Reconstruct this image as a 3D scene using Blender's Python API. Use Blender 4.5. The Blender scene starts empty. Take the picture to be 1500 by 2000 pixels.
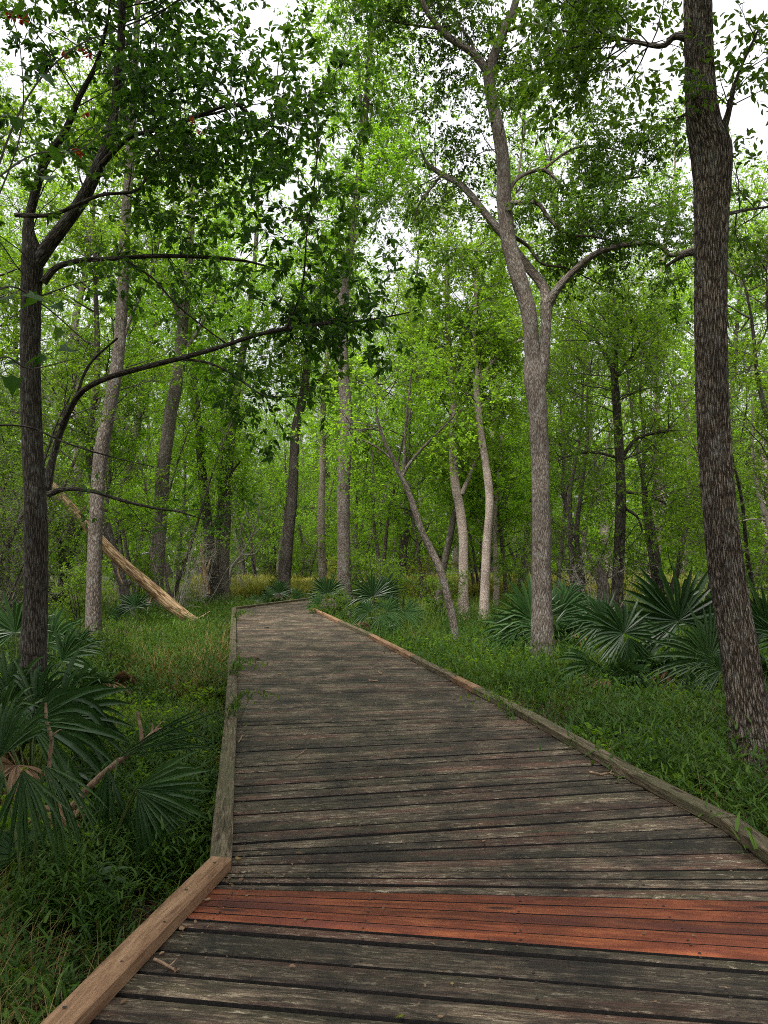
import bpy, math
import numpy as np
from mathutils import Vector
R = math.radians
C = bpy.context.scene.collection
SC = bpy.context.scene
# ------------------------------------------------------------------ camera, world, sun, exposure
F = 1480.0                 # focal length in pixels of the 1500 x 2000 photograph
CZ = 1.4
PITCH = math.atan(80 / F)
cam = bpy.data.cameras.new("camera"); camo = bpy.data.objects.new("camera", cam); C.objects.link(camo)
camo.location = (0, 0, CZ); camo.rotation_euler = (R(90) + PITCH, 0, 0)
cam.sensor_fit = 'VERTICAL'; cam.sensor_height = 24.0; cam.lens = 24.0 * F / 2000
cam.clip_start = 0.05; cam.clip_end = 1000
SC.camera = camo
SUN_EL, SUN_AZ = 56, 205
w = bpy.data.worlds.new("World"); SC.world = w; w.use_nodes = True
nt = w.node_tree; N = nt.nodes; N.clear()
out = N.new('ShaderNodeOutputWorld'); bg = N.new('ShaderNodeBackground'); sky = N.new('ShaderNodeTexSky')
sky.sky_type = 'NISHITA'; sky.sun_disc = False; sky.sun_elevation = R(SUN_EL); sky.sun_rotation = R(SUN_AZ)
sky.dust_density = 5.0; sky.air_density = 1.0
hs = N.new('ShaderNodeHueSaturation'); hs.inputs['Saturation'].default_value = 0.16
tc = N.new('ShaderNodeTexCoord'); nz = N.new('ShaderNodeTexNoise'); nz.inputs['Scale'].default_value = 2.2; nz.inputs['Detail'].default_value = 6
rp = N.new('ShaderNodeMapRange'); rp.inputs[1].default_value = .3; rp.inputs[2].default_value = .7; rp.inputs[3].default_value = .8; rp.inputs[4].default_value = 1.25
mx = N.new('ShaderNodeVectorMath'); mx.operation = 'SCALE'
flat = N.new('ShaderNodeMix'); flat.data_type = 'RGBA'; flat.inputs[0].default_value = .6; flat.inputs[7].default_value = (7.0, 7.0, 7.3, 1)
nt.links.new(sky.outputs[0], hs.inputs['Color']); nt.links.new(hs.outputs[0], flat.inputs[6])
nt.links.new(tc.outputs['Generated'], nz.inputs['Vector']); nt.links.new(nz.outputs[0], rp.inputs[0])
nt.links.new(flat.outputs[2], mx.inputs[0]); nt.links.new(rp.outputs[0], mx.inputs['Scale'])
# overcast sky: dimmer towards the horizon, brightest overhead
sx = N.new('ShaderNodeSeparateXYZ'); nt.links.new(tc.outputs['Generated'], sx.inputs[0])
gz = N.new('ShaderNodeMapRange'); gz.inputs[1].default_value = 0; gz.inputs[2].default_value = 1; gz.inputs[3].default_value = .36; gz.inputs[4].default_value = 1.3; nt.links.new(sx.outputs[2], gz.inputs[0])
m2 = N.new('ShaderNodeVectorMath'); m2.operation = 'SCALE'; nt.links.new(mx.outputs[0], m2.inputs[0]); nt.links.new(gz.outputs[0], m2.inputs['Scale'])
nt.links.new(m2.outputs[0], bg.inputs['Color']); nt.links.new(bg.outputs[0], out.inputs[0])
bg.inputs['Strength'].default_value = 0.085
sl = bpy.data.lights.new("sun", 'SUN'); sl.energy = 1.8; sl.angle = R(20); sl.color = (1, .96, .88)
so = bpy.data.objects.new("sun", sl); C.objects.link(so)
el, az = R(SUN_EL), R(SUN_AZ)
sd = Vector((math.sin(az) * math.cos(el), math.cos(az) * math.cos(el), math.sin(el)))
so.rotation_euler = sd.to_track_quat('Z', 'Y').to_euler(); so.location = (0, 0, 40)
SC.view_settings.view_transform = 'Standard'; SC.view_settings.look = 'None'
SC.view_settings.exposure = 1.8; SC.view_settings.gamma = 1.0
SC.render.engine = 'CYCLES'
cy = SC.cycles
cy.max_bounces = 7; cy.diffuse_bounces = 4; cy.glossy_bounces = 2; cy.transmission_bounces = 5; cy.transparent_max_bounces = 4
cy.caustics_reflective = False; cy.caustics_refractive = False
cy.use_denoising = False; cy.filter_width = 1.0; cy.sample_clamp_indirect = 6

# ------------------------------------------------------------------ geometry helpers
rng = np.random.default_rng(11)
GZ = -0.35
def px(x, y, d):
    """world point seen at photo pixel (x, y) at world depth d"""
    dx = (x - 750) / F; uy = (1000 - y) / F
    Y = math.cos(PITCH) - uy * math.sin(PITCH); Z = math.sin(PITCH) + uy * math.cos(PITCH)
    return np.array([dx * d / Y, d, CZ + Z * d / Y])
def onz(x, y, z=0.0):
    dx = (x - 750) / F; uy = (1000 - y) / F
    Y = math.cos(PITCH) - uy * math.sin(PITCH); Z = math.sin(PITCH) + uy * math.cos(PITCH)
    s = (z - CZ) / Z
    return np.array([dx * s, Y * s, z])
def gh(x, y):
    x = np.asarray(x, float); y = np.asarray(y, float)
    return (GZ + .05 * np.sin(x * .9 + 1.3) * np.cos(y * .7) + .03 * np.sin(x * 2.3 + y * 1.9)
            - .10 * np.exp(-((x + 2.2) ** 2 + (y - 3.0) ** 2) / 3.0) + .12 * np.clip((x - 2.2) / 3, 0, 1))
def nrm(v): return v / np.maximum(np.linalg.norm(v, axis=-1, keepdims=True), 1e-9)

class MB:
    """collects faces of several materials and links them as one mesh object"""
    def __init__(s): s.v = []; s.f = []; s.m = []; s.a = []; s.r = []; s.n = 0; s.sm = []
    def add(s, v, f, mat=0, bk=None, rv=None, smooth=True):
        v = np.asarray(v, float).reshape(-1, 3); f = np.asarray(f, np.int64)
        s.v.append(v); s.f.append(f + s.n); s.m.append(np.full(len(f), mat)); s.n += len(v)
        s.sm.append(np.full(len(f), smooth))
        s.a.append(v if bk is None else np.asarray(bk, float).reshape(-1, 3))
        s.r.append(np.zeros(len(v)) if rv is None else (np.full(len(v), rv) if np.isscalar(rv) else np.asarray(rv, float).ravel()))
        return s
    def mesh(s, name, mats):
        me = bpy.data.meshes.new(name)
        v = np.concatenate(s.v); me.vertices.add(len(v)); me.vertices.foreach_set('co', v.ravel())
        loops = np.concatenate([f.ravel() for f in s.f]); cnt = np.concatenate([np.full(len(f), f.shape[1]) for f in s.f])
        me.loops.add(len(loops)); me.loops.foreach_set('vertex_index', loops.astype(np.int32))
        me.polygons.add(len(cnt)); st = np.concatenate([[0], np.cumsum(cnt)[:-1]])
        me.polygons.foreach_set('loop_start', st.astype(np.int32))
        me.polygons.foreach_set('material_index', np.concatenate(s.m).astype(np.int32))
        me.polygons.foreach_set('use_smooth', np.concatenate(s.sm).astype(bool))
        a = me.attributes.new('bk', 'FLOAT_VECTOR', 'POINT'); a.data.foreach_set('vector', np.concatenate(s.a).ravel().astype(np.float32))
        a = me.attributes.new('rv', 'FLOAT', 'POINT'); a.data.foreach_set('value', np.concatenate(s.r).astype(np.float32))
        for m in (mats if isinstance(mats, (list, tuple)) else [mats]): me.materials.append(m)
        me.update(calc_edges=True); me.validate()
        return me
    def build(s, name, mats, parent=None, loc=None):
        o = bpy.data.objects.new(name, s.mesh(name, mats)); C.objects.link(o)
        if parent is not None: o.parent = parent
        if loc is not None: o.location = loc
        return o
def tag(o, label=None, cat=None, group=None, kind=None):
    for k, v in (('label', label), ('category', cat), ('group', group), ('kind', kind)):
        if v: o[k] = v
    return o
def empty(name, loc, label, cat, group=None):
    o = bpy.data.objects.new(name, None); C.objects.link(o); o.location = loc; o.empty_display_size = .2
    return tag(o, label, cat, group)
class Local:
    """shift geometry so a thing's origin is at its base"""
def shift(mb, base):
    mb.v = [v - base for v in mb.v]; return mb
def copy_tree(o, parent=None):
    c = o.copy(); C.objects.link(c); c.parent = parent
    for ch in list(o.children): copy_tree(ch, c)
    return c
def smooth_path(P, n):
    """Catmull-Rom through rows of P (any columns) to n rows"""
    P = np.asarray(P, float); k = len(P)
    if k == 2: t = np.linspace(0, 1, n)[:, None]; return P[0] * (1 - t) + P[1] * t
    Q = np.vstack([2 * P[0] - P[1], P, 2 * P[-1] - P[-2]])
    seg = np.linalg.norm(np.diff(P[:, :3], axis=0), axis=1); cum = np.concatenate([[0], np.cumsum(seg)])
    s = np.linspace(0, cum[-1], n); i = np.clip(np.searchsorted(cum, s, 'right') - 1, 0, k - 2)
    t = ((s - cum[i]) / np.maximum(seg[i], 1e-9))[:, None]
    a, b, c, d = Q[i], Q[i + 1], Q[i + 2], Q[i + 3]
    return .5 * (2 * b + (c - a) * t + (2 * a - 5 * b + 4 * c - d) * t ** 2 + (3 * b - a - 3 * c + d) * t ** 3)
def tube(mb, P, r, sides=10, mat=0, lump=0.0, flare=0.0, rv=None, seed=0, cap=False, ridge=0.0):
    P = np.asarray(P, float); n = len(P); r = np.broadcast_to(np.asarray(r, float), (n,))
    T = nrm(np.gradient(P, axis=0)); ref = np.array([0.0, 1, 0]) if abs(T[0][1]) < .8 else np.array([1.0, 0, 0])
    U = nrm(np.cross(T, ref)); W = np.cross(T, U)
    th = np.linspace(0, 2 * np.pi, sides, endpoint=False)
    s = np.concatenate([[0], np.cumsum(np.linalg.norm(np.diff(P, axis=0), axis=1))])
    g = np.random.default_rng(seed); ph = g.uniform(0, 6.28, 12)
    rr = np.repeat(r[:, None], sides, 1)
    if lump:
        L = sum(np.sin(th[None] * k + ph[k] + s[:, None] * (1.1 + .9 * k) + 1.5 * np.sin(s[:, None] * .8 * k + ph[k + 3])) / k for k in (1, 2, 3))
        rr = rr * (1 + lump * L)
    if flare:
        fl = np.exp(-s / (r[0] * 2.2))[:, None]
        rr = rr * (1 + flare * fl * (1 + .45 * np.cos(th[None] * 5 + ph[5]) + .3 * np.cos(th[None] * 3 + ph[6])))
    if ridge:
        a = th[None] + .25 * np.sin(s[:, None] * 3 + ph[1]) / 6
        q = np.abs(np.sin(a * 13 + 2.2 * np.sin(s[:, None] * 7 + a * 3 + ph[2]) + ph[3])) * .6 + np.abs(np.sin(a * 21 + 1.7 * np.sin(s[:, None] * 11 + a * 5 + ph[7]))) * .4
        rr = rr + ridge * (q - .5)
    cs, sn = np.cos(th), np.sin(th)
    V = P[:, None] + rr[..., None] * (cs[None, :, None] * U[:, None] + sn[None, :, None] * W[:, None])
    B = np.stack([cs[None] * r.max() + 0 * rr, sn[None] * r.max() + 0 * rr, s[:, None] + 0 * rr + seed * 3.7], -1)
    i = np.arange(n - 1)[:, None] * sides; j = np.arange(sides)[None]; jn = (j + 1) % sides
    f = np.stack([i + j, i + jn, i + sides + jn, i + sides + j], -1).reshape(-1, 4)
    mb.add(V, f, mat, B, rv)
    if cap:
        mb.add(V[-1], np.arange(sides)[None], mat, B[-1], rv); mb.add(V[0], np.arange(sides)[None, ::-1], mat, B[0], rv)
    return mb
def tubes(mb, P, r0, r1, sides=3, mat=0):
    """many thin branches: P is (N, K, 3)"""
    Nn, K, _ = P.shape
    T = nrm(np.gradient(P, axis=1)); U = nrm(np.cross(T, nrm(rng.normal(size=(Nn, 1, 3))))); W = np.cross(T, U)
    t = np.linspace(0, 1, K)[None]; r = (np.asarray(r0).reshape(-1, 1) * (1 - t) + np.asarray(r1).reshape(-1, 1) * t) * np.ones((Nn, 1))
    th = np.linspace(0, 2 * np.pi, sides, endpoint=False)
    V = P[:, :, None] + r[:, :, None, None] * (np.cos(th)[None, None, :, None] * U[:, :, None] + np.sin(th)[None, None, :, None] * W[:, :, None])
    a = np.arange(Nn)[:, None, None] * K * sides; i = np.arange(K - 1)[None, :, None] * sides; j = np.arange(sides)[None, None]; jn = (j + 1) % sides
    f = np.stack([a + i + j, a + i + jn, a + i + sides + jn, a + i + sides + j], -1).reshape(-1, 4)
    mb.add(V, f, mat)
def grow(o, d, L, nseg=5, wander=.15, bend=0.0):
    """bend: z pull per segment (negative droops)"""
    o = np.array(o, float); d = nrm(np.array(d, float)); P = [o]
    L = np.asarray(L, float).reshape(-1, 1)
    for k in range(nseg):
        d = nrm(d + wander * rng.normal(size=d.shape) + np.array([0, 0, bend])); o = o + d * L / nseg; P.append(o)
    return np.stack(P, 1)
def sprout(P, per, t0=.2, t1=1.0, ang=.9, flat=.6, up=0.0):
    """children positions and directions from parent polylines P (N,K,3)"""
    Nn, K, _ = P.shape; idx = np.repeat(np.arange(Nn), per); t = rng.uniform(t0, t1, len(idx)) * (K - 1)
    i = np.clip(t.astype(int), 0, K - 2); fr = (t - i)[:, None]
    o = P[idx, i] * (1 - fr) + P[idx, i + 1] * fr; pd = nrm(P[idx, i + 1] - P[idx, i])
    q = rng.normal(size=pd.shape); q[:, 2] *= flat; q[:, 2] += up; q = nrm(q - (q * pd).sum(1, keepdims=True) * pd)
    return o, nrm(pd * math.cos(ang) + q * math.sin(ang)), idx
def leaves(mb, o, d, L, Wd, mat=0, up=1.0, near=False, droop=.15):
    """leaf blades at o, pointing along d; near leaves are folded along the midrib"""
    n = len(o); d = nrm(d + np.array([0, 0, -droop])); L = np.broadcast_to(L, (n,))[:, None] * rng.uniform(.65, 1.2, (n, 1)); Wd = L * Wd
    nn = rng.normal(size=(n, 3)) * .75 + np.array([0, 0, up]); nn = nrm(nn - (nn * d).sum(1, keepdims=True) * d); s = np.cross(d, nn)
    rv = rng.uniform(0, 1, n)
    if near:
        tip = o + d * L - nn * L * .12
        V = np.stack([o, o + d * L * .30 + s * Wd * .46 + nn * L * .07, o + d * L * .66 + s * Wd * .36 + nn * L * .05, tip,
                      o + d * L * .66 - s * Wd * .36 + nn * L * .05, o + d * L * .30 - s * Wd * .46 + nn * L * .07], 1)
        b = np.arange(n)[:, None] * 6
        f = np.concatenate([b + np.array([[0, 1, 2, 3]]), b + np.array([[0, 3, 4, 5]])]); mb.add(V, f, mat, rv=np.repeat(rv, 6), smooth=False)
    else:
        V = np.stack([o, o + d * L * .42 + s * Wd * .5, o + d * L, o + d * L * .42 - s * Wd * .5], 1)
        mb.add(V, np.arange(n)[:, None] * 4 + np.array([[0, 1, 2, 3]]), mat, rv=np.repeat(rv, 4), smooth=False)
def blades(mb, o, az, L, Wd, lean, curve, mat=0, nseg=3, rv=None, twist=0.0):
    """grass blades / lance leaves: lean = start angle from vertical, curve = extra angle at the tip"""
    n = len(o); az = np.asarray(az); L = np.broadcast_to(L, (n,)); Wd = np.broadcast_to(Wd, (n,)); lean = np.broadcast_to(lean, (n,)); curve = np.broadcast_to(curve, (n,))
    h = np.stack([np.cos(az), np.sin(az), 0 * az], -1); sde = np.stack([-np.sin(az + twist), np.cos(az + twist), 0 * az], -1); z = np.array([0, 0, 1.0])
    p = o.copy(); rows = []; wp = np.array([.75, 1.0, .75, .5, .3])[:nseg] if nseg > 2 else np.array([1, .8])
    for k in range(nseg):
        rows += [p - sde * (Wd * wp[k] / 2)[:, None], p + sde * (Wd * wp[k] / 2)[:, None]]
        a = lean + curve * (k + .5) / nseg; p = p + (h * np.sin(a)[:, None] + z * np.cos(a)[:, None]) * (L / nseg)[:, None]
    rows.append(p); V = np.stack(rows, 1); k = 2 * nseg + 1; b = np.arange(n)[:, None] * k
    q = np.concatenate([b + np.array([[2 * i, 2 * i + 1, 2 * i + 3, 2 * i + 2]]) for i in range(nseg - 1)])
    r = rng.uniform(0, 1, n) if rv is None else rv
    rr = np.repeat(r, k); base = mb.n
    mb.add(V, q, mat, rv=rr, smooth=False)
    mb.f.append(base + b + np.array([[2 * nseg - 2, 2 * nseg - 1, 2 * nseg]])); mb.m.append(np.full(n, mat)); mb.sm.append(np.zeros(n, bool))

# ------------------------------------------------------------------ materials
def mat(name):
    m = bpy.data.materials.new(name); m.use_nodes = True; nt = m.node_tree; nt.nodes.clear()
    o = nt.nodes.new('ShaderNodeOutputMaterial'); return m, nt, o
def nd(nt, t, **kw):
    n = nt.nodes.new(t)
    for k, v in kw.items():
        if k.startswith('i_'):
            key = k[2:]; key = int(key) if key.isdigit() else key.replace('_', ' ')
            n.inputs[key].default_value = v
        else: setattr(n, k, v)
    return n
def ramp(nt, fac, stops):
    r = nt.nodes.new('ShaderNodeValToRGB'); e = r.color_ramp.elements
    while len(e) < len(stops): e.new(.5)
    for i, (p, c) in enumerate(stops): e[i].position = p; e[i].color = (*c, 1)
    nt.links.new(fac, r.inputs[0]); return r.outputs[0]
def mixc(nt, fac, a, b, mode='MIX'):
    m = nt.nodes.new('ShaderNodeMix'); m.data_type = 'RGBA'; m.blend_type = mode
    for s, v in ((0, fac), (6, a), (7, b)):
        if hasattr(v, 'links'): nt.links.new(v, m.inputs[s])
        else: m.inputs[s].default_value = v if s == 0 else (*v, 1)
    return m.outputs[2]
def leaf_mat(name, lo, mid, hi, trans=2.0, tf=.5, rough=.5, spec=.2, clump=.5):
    m, nt, o = mat(name); L = nt.links
    a = nd(nt, 'ShaderNodeAttribute', attribute_name='rv'); oi = nd(nt, 'ShaderNodeObjectInfo')
    ge = nd(nt, 'ShaderNodeNewGeometry'); nz = nd(nt, 'ShaderNodeTexNoise', i_Scale=.9, i_Detail=2.0); L.new(ge.outputs['Position'], nz.inputs['Vector'])
    ad = nd(nt, 'ShaderNodeMath', operation='MULTIPLY_ADD', i_1=.45); L.new(a.outputs['Fac'], ad.inputs[0])
    mr = nd(nt, 'ShaderNodeMapRange', i_1=.35, i_2=.65, i_3=0.0, i_4=clump); L.new(nz.outputs[0], mr.inputs[0]); L.new(mr.outputs[0], ad.inputs[2])
    ad2 = nd(nt, 'ShaderNodeMath', operation='MULTIPLY_ADD', i_1=.25); L.new(oi.outputs['Random'], ad2.inputs[0]); L.new(ad.outputs[0], ad2.inputs[2])
    col = ramp(nt, ad2.outputs[0], [(0.05, lo), (.5, mid), (1.0, hi)])
    p = nd(nt, 'ShaderNodeBsdfPrincipled', i_Roughness=rough); p.inputs['Specular IOR Level'].default_value = spec; L.new(col, p.inputs['Base Color'])
    sc = nd(nt, 'ShaderNodeVectorMath', operation='MULTIPLY'); sc.inputs[1].default_value = (trans * 1.1, trans, trans * .5); L.new(col, sc.inputs[0])
    t = nd(nt, 'ShaderNodeBsdfTranslucent'); L.new(sc.outputs[0], t.inputs['Color'])
    mx = nd(nt, 'ShaderNodeMixShader'); mx.inputs[0].default_value = tf
    L.new(p.outputs[0], mx.inputs[1]); L.new(t.outputs[0], mx.inputs[2]); L.new(mx.outputs[0], o.inputs[0]); return m
def bark_mat(name, dark, mid, light, fx=55, fz=9, bump=.012, lichen=.35, lcol=(.33, .34, .32), contrast=(.3, .7)):
    m, nt, o = mat(name); L = nt.links
    a = nd(nt, 'ShaderNodeAttribute', attribute_name='bk'); mp = nd(nt, 'ShaderNodeMapping'); mp.inputs['Scale'].default_value = (fx, fx, fz); L.new(a.outputs['Vector'], mp.inputs['Vector'])
    n1 = nd(nt, 'ShaderNodeTexNoise', i_Scale=1.0, i_Detail=5.0, i_Roughness=.65, i_Distortion=.9); L.new(mp.outputs[0], n1.inputs['Vector'])
    vo = nd(nt, 'ShaderNodeTexVoronoi', feature='DISTANCE_TO_EDGE', i_Scale=.8); L.new(mp.outputs[0], vo.inputs['Vector'])
    vr = nd(nt, 'ShaderNodeMapRange', i_1=0.0, i_2=.28); L.new(vo.outputs['Distance'], vr.inputs[0])
    h = nd(nt, 'ShaderNodeMath', operation='MULTIPLY'); L.new(n1.outputs[0], h.inputs[0]); L.new(vr.outputs[0], h.inputs[1])
    h2 = nd(nt, 'ShaderNodeMath', operation='MULTIPLY_ADD', i_1=.55); L.new(n1.outputs[0], h2.inputs[0]); L.new(h.outputs[0], h2.inputs[2])
    col = ramp(nt, h2.outputs[0], [(contrast[0] - .05, dark), ((contrast[0] + contrast[1]) / 2, mid), (contrast[1] + .05, light)])
    n2 = nd(nt, 'ShaderNodeTexNoise', i_Scale=7.0, i_Detail=6.0, i_Roughness=.7); L.new(a.outputs['Vector'], n2.inputs['Vector'])
    lf = nd(nt, 'ShaderNodeMapRange', i_1=.5, i_2=.68, i_3=0.0, i_4=lichen); L.new(n2.outputs[0], lf.inputs[0])
    lf2 = nd(nt, 'ShaderNodeMath', operation='MULTIPLY'); L.new(lf.outputs[0], lf2.inputs[0]); L.new(h2.outputs[0], lf2.inputs[1])
    lf3 = nd(nt, 'ShaderNodeMath', operation='MULTIPLY', i_1=1.6, use_clamp=True); L.new(lf2.outputs[0], lf3.inputs[0])
    col = mixc(nt, lf3.outputs[0], col, lcol)
    n3 = nd(nt, 'ShaderNodeTexNoise', i_Scale=1.7, i_Detail=3.0); L.new(a.outputs['Vector'], n3.inputs['Vector'])
    br = nd(nt, 'ShaderNodeMapRange', i_1=.3, i_2=.7, i_3=.7, i_4=1.25); L.new(n3.outputs[0], br.inputs[0])
    vs = nd(nt, 'ShaderNodeVectorMath', operation='SCALE'); L.new(col, vs.inputs[0]); L.new(br.outputs[0], vs.inputs['Scale'])
    bp = nd(nt, 'ShaderNodeBump', i_Strength=1.0, i_Distance=bump); L.new(h2.outputs[0], bp.inputs['Height'])
    p = nd(nt, 'ShaderNodeBsdfPrincipled', i_Roughness=.9); p.inputs['Specular IOR Level'].default_value = .15
    L.new(vs.outputs[0], p.inputs['Base Color']); L.new(bp.outputs[0], p.inputs['Normal']); L.new(p.outputs[0], o.inputs[0]); return m
def wood_mat(name, kind):
    """bk = (along, across, plank id)"""
    m, nt, o = mat(name); L = nt.links
    a = nd(nt, 'ShaderNodeAttribute', attribute_name='bk'); r = nd(nt, 'ShaderNodeAttribute', attribute_name='rv')
    def noise(sc, detail=5.0, rough=.6, dist=0.0):
        mp = nd(nt, 'ShaderNodeMapping'); mp.inputs['Scale'].default_value = sc; L.new(a.outputs['Vector'], mp.inputs['Vector'])
        n = nd(nt, 'ShaderNodeTexNoise', i_Scale=1.0, i_Detail=detail, i_Roughness=rough, i_Distortion=dist); L.new(mp.outputs[0], n.inputs['Vector']); return n.outputs[0]
    grain = noise((4.5, 60, 3.1), 7.0, .8, 1.0); streak = noise((2.4, 20, 5.3), 6.0, .72, .7); blot = noise((1.3, 7, 9.7), 4.0, .6, .3); fine = noise((22, 160, 1.0), 3.0, .6)
    def mr(f, a0, a1, b0=0.0, b1=1.0):
        n = nd(nt, 'ShaderNodeMapRange', i_1=a0, i_2=a1, i_3=b0, i_4=b1); L.new(f, n.inputs[0]); return n.outputs[0]
    def mul(x, y):
        n = nd(nt, 'ShaderNodeMath', operation='MULTIPLY'); L.new(x, n.inputs[0])
        if hasattr(y, 'links'): L.new(y, n.inputs[1])
        else: n.inputs[1].default_value = y
        return n.outputs[0]
    if kind == 'deck':
        col = ramp(nt, grain, [(.38, (.008, .005, .004)), (.46, (.042, .028, .019)), (.53, (.095, .066, .045)), (.62, (.23, .175, .12))])
        col = mixc(nt, mr(streak, .47, .6, 0, .6), col, (.125, .088, .055))
        col = mixc(nt, mul(mr(blot, .48, .58), .62), col, (.036, .034, .014))
        sep = nd(nt, 'ShaderNodeSeparateXYZ'); L.new(a.outputs['Vector'], sep.inputs[0])
        red = noise((.9, 9, 17.0), 4.0, .6, .4)
        col = mixc(nt, mul(mr(red, .52, .6), .6), col, (.095, .032, .022))
        scuff = noise((13, 70, 2.0), 6.0, .78, 1.0); col = mixc(nt, mul(mul(mr(scuff, .54, .6), mr(streak, .44, .56)), .8), col, (.42, .35, .25))
        br = mr(r.outputs['Fac'], 0, 1, .5, 1.1)
    elif kind == 'red':
        col = ramp(nt, streak, [(.38, (.11, .026, .012)), (.5, (.20, .050, .021)), (.62, (.29, .088, .034))])
        col = mixc(nt, mul(mr(grain, .45, .7), .35), col, (.12, .03, .018)); col = mixc(nt, mul(mr(blot, .5, .62), .6), col, (.12, .038, .03))
        br = mr(r.outputs['Fac'], 0, 1, .62, 1.2)
    elif kind == 'new':  # fresh treated pine
        col = ramp(nt, streak, [(.38, (.12, .062, .034)), (.5, (.22, .125, .07)), (.62, (.31, .19, .11))])
        col = mixc(nt, mul(mr(grain, .5, .72), .45), col, (.10, .035, .018)); br = mr(r.outputs['Fac'], 0, 1, .9, 1.1)
    else:
        col = ramp(nt, grain, [(.38, (.012, .008, .005)), (.46, (.055, .04, .023)), (.54, (.115, .088, .055)), (.64, (.22, .18, .12))])
        col = mixc(nt, mul(mr(blot, .46, .6), .6), col, (.08, .08, .04)); col = mixc(nt, mul(mr(streak, .55, .7), .6), col, (.24, .17, .11)); br = mr(r.outputs['Fac'], 0, 1, .8, 1.15)
    # knots
    mp = nd(nt, 'ShaderNodeMapping'); mp.inputs['Scale'].default_value = (1.9, 9.5, 1.37); L.new(a.outputs['Vector'], mp.inputs['Vector'])
    vk = nd(nt, 'ShaderNodeTexVoronoi', i_Scale=1.0); L.new(mp.outputs[0], vk.inputs['Vector'])
    col = mixc(nt, mr(vk.outputs['Distance'], .08, .15, .85, 0), col, (.018, .009, .007))
    if kind in ('deck', 'red'):
        gp = nd(nt, 'ShaderNodeNewGeometry'); wn = nd(nt, 'ShaderNodeTexNoise', i_Scale=2.3, i_Detail=7.0, i_Roughness=.68); L.new(gp.outputs['Position'], wn.inputs['Vector'])
        br = mul(br, mr(wn.outputs[0], .4, .6, .36, 1.3) if kind == 'deck' else mr(wn.outputs[0], .36, .64, .62, 1.1))
    vs = nd(nt, 'ShaderNodeVectorMath', operation='SCALE'); L.new(col, vs.inputs[0]); L.new(br, vs.inputs['Scale'])
    hh = nd(nt, 'ShaderNodeMath', operation='MULTIPLY_ADD', i_1=.4); L.new(fine, hh.inputs[0]); L.new(grain, hh.inputs[2])
    bp = nd(nt, 'ShaderNodeBump', i_Strength=.8 if kind in ('deck', 'old') else .35, i_Distance=.009); L.new(hh.outputs[0], bp.inputs['Height'])
    p = nd(nt, 'ShaderNodeBsdfPrincipled'); L.new(mr(blot, .3, .7, .5, .75), p.inputs['Roughness']); p.inputs['Specular IOR Level'].default_value = .35 if kind == 'deck' else .25
    L.new(vs.outputs[0], p.inputs['Base Color']); L.new(bp.outputs[0], p.inputs['Normal']); L.new(p.outputs[0], o.inputs[0]); return m
def plain_mat(name, c0, c1, scale=20, rough=.8, bump=0.004, attr=True):
    m, nt, o = mat(name); L = nt.links
    a = nd(nt, 'ShaderNodeAttribute', attribute_name='bk'); n = nd(nt, 'ShaderNodeTexNoise', i_Scale=scale, i_Detail=5.0); L.new(a.outputs['Vector'], n.inputs['Vector'])
    p = nd(nt, 'ShaderNodeBsdfPrincipled', i_Roughness=rough); L.new(ramp(nt, n.outputs[0], [(.3, c0), (.7, c1)]), p.inputs['Base Color'])
    bp = nd(nt, 'ShaderNodeBump', i_Strength=.6, i_Distance=bump); L.new(n.outputs[0], bp.inputs['Height']); L.new(bp.outputs[0], p.inputs['Normal'])
    L.new(p.outputs[0], o.inputs[0]); return m

M = {}
M['leaf_dark'] = leaf_mat('leaf_dark', (.014, .04, .006), (.03, .085, .010), (.07, .15, .015), 2.1, .45, .45, .2)
M['leaf_mid'] = leaf_mat('leaf_mid', (.04, .095, .007), (.09, .18, .012), (.16, .27, .02), 2.1)
M['leaf_bright'] = leaf_mat('leaf_bright', (.07, .155, .010), (.135, .27, .018), (.22, .38, .03), 2.2, .52)
M['leaf_canopy'] = leaf_mat('leaf_canopy', (.025, .06, .006), (.055, .12, .010), (.10, .19, .016), 1.9, .42, .42, .25)
M['leaf_olive'] = leaf_mat('leaf_olive', (.035, .075, .008), (.075, .14, .013), (.13, .21, .022), 1.9, .45)
M['leaf_yellow'] = leaf_mat('leaf_yellow', (.12, .17, .015), (.22, .26, .02), (.32, .33, .03), 1.6, .5)
M['grass'] = leaf_mat('grass', (.035, .075, .008), (.08, .135, .014), (.17, .21, .03), 1.6, .35, .5, .15, .6)
M['under'] = leaf_mat('under', (.014, .045, .005), (.034, .085, .009), (.085, .155, .017), 1.7, .35, .45, .2, .4)
M['meadow'] = leaf_mat('meadow', (.10, .13, .02), (.20, .22, .04), (.32, .28, .08), 1.3, .35, .5, .15)
M['straw'] = leaf_mat('straw', (.16, .11, .045), (.26, .19, .075), (.38, .28, .12), 1.1, .3, .6, .2)
M['palm'] = leaf_mat('palm', (.012, .034, .008), (.026, .068, .016), (.06, .12, .032), 1.3, .18, .38, .45, .4)
M['palm_olive'] = leaf_mat('palm_olive', (.05, .085, .02), (.09, .12, .03), (.16, .15, .05), 1.2, .25, .4, .4, .3)
M['dead'] = leaf_mat('dead', (.10, .055, .03), (.20, .12, .07), (.32, .22, .14), 1.0, .15, .6, .2)
M['litter'] = leaf_mat('litter', (.022, .013, .008), (.055, .032, .018), (.12, .07, .038), 1.0, .1, .6, .2)
M['bark_ridge'] = bark_mat('bark_ridge', (.018, .013, .010), (.105, .078, .06), (.30, .25, .21), 66, 13, .02, .45)
M['bark_grey'] = bark_mat('bark_grey', (.035, .028, .023), (.125, .10, .082), (.25, .21, .18), 60, 13, .014, .5)
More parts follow.
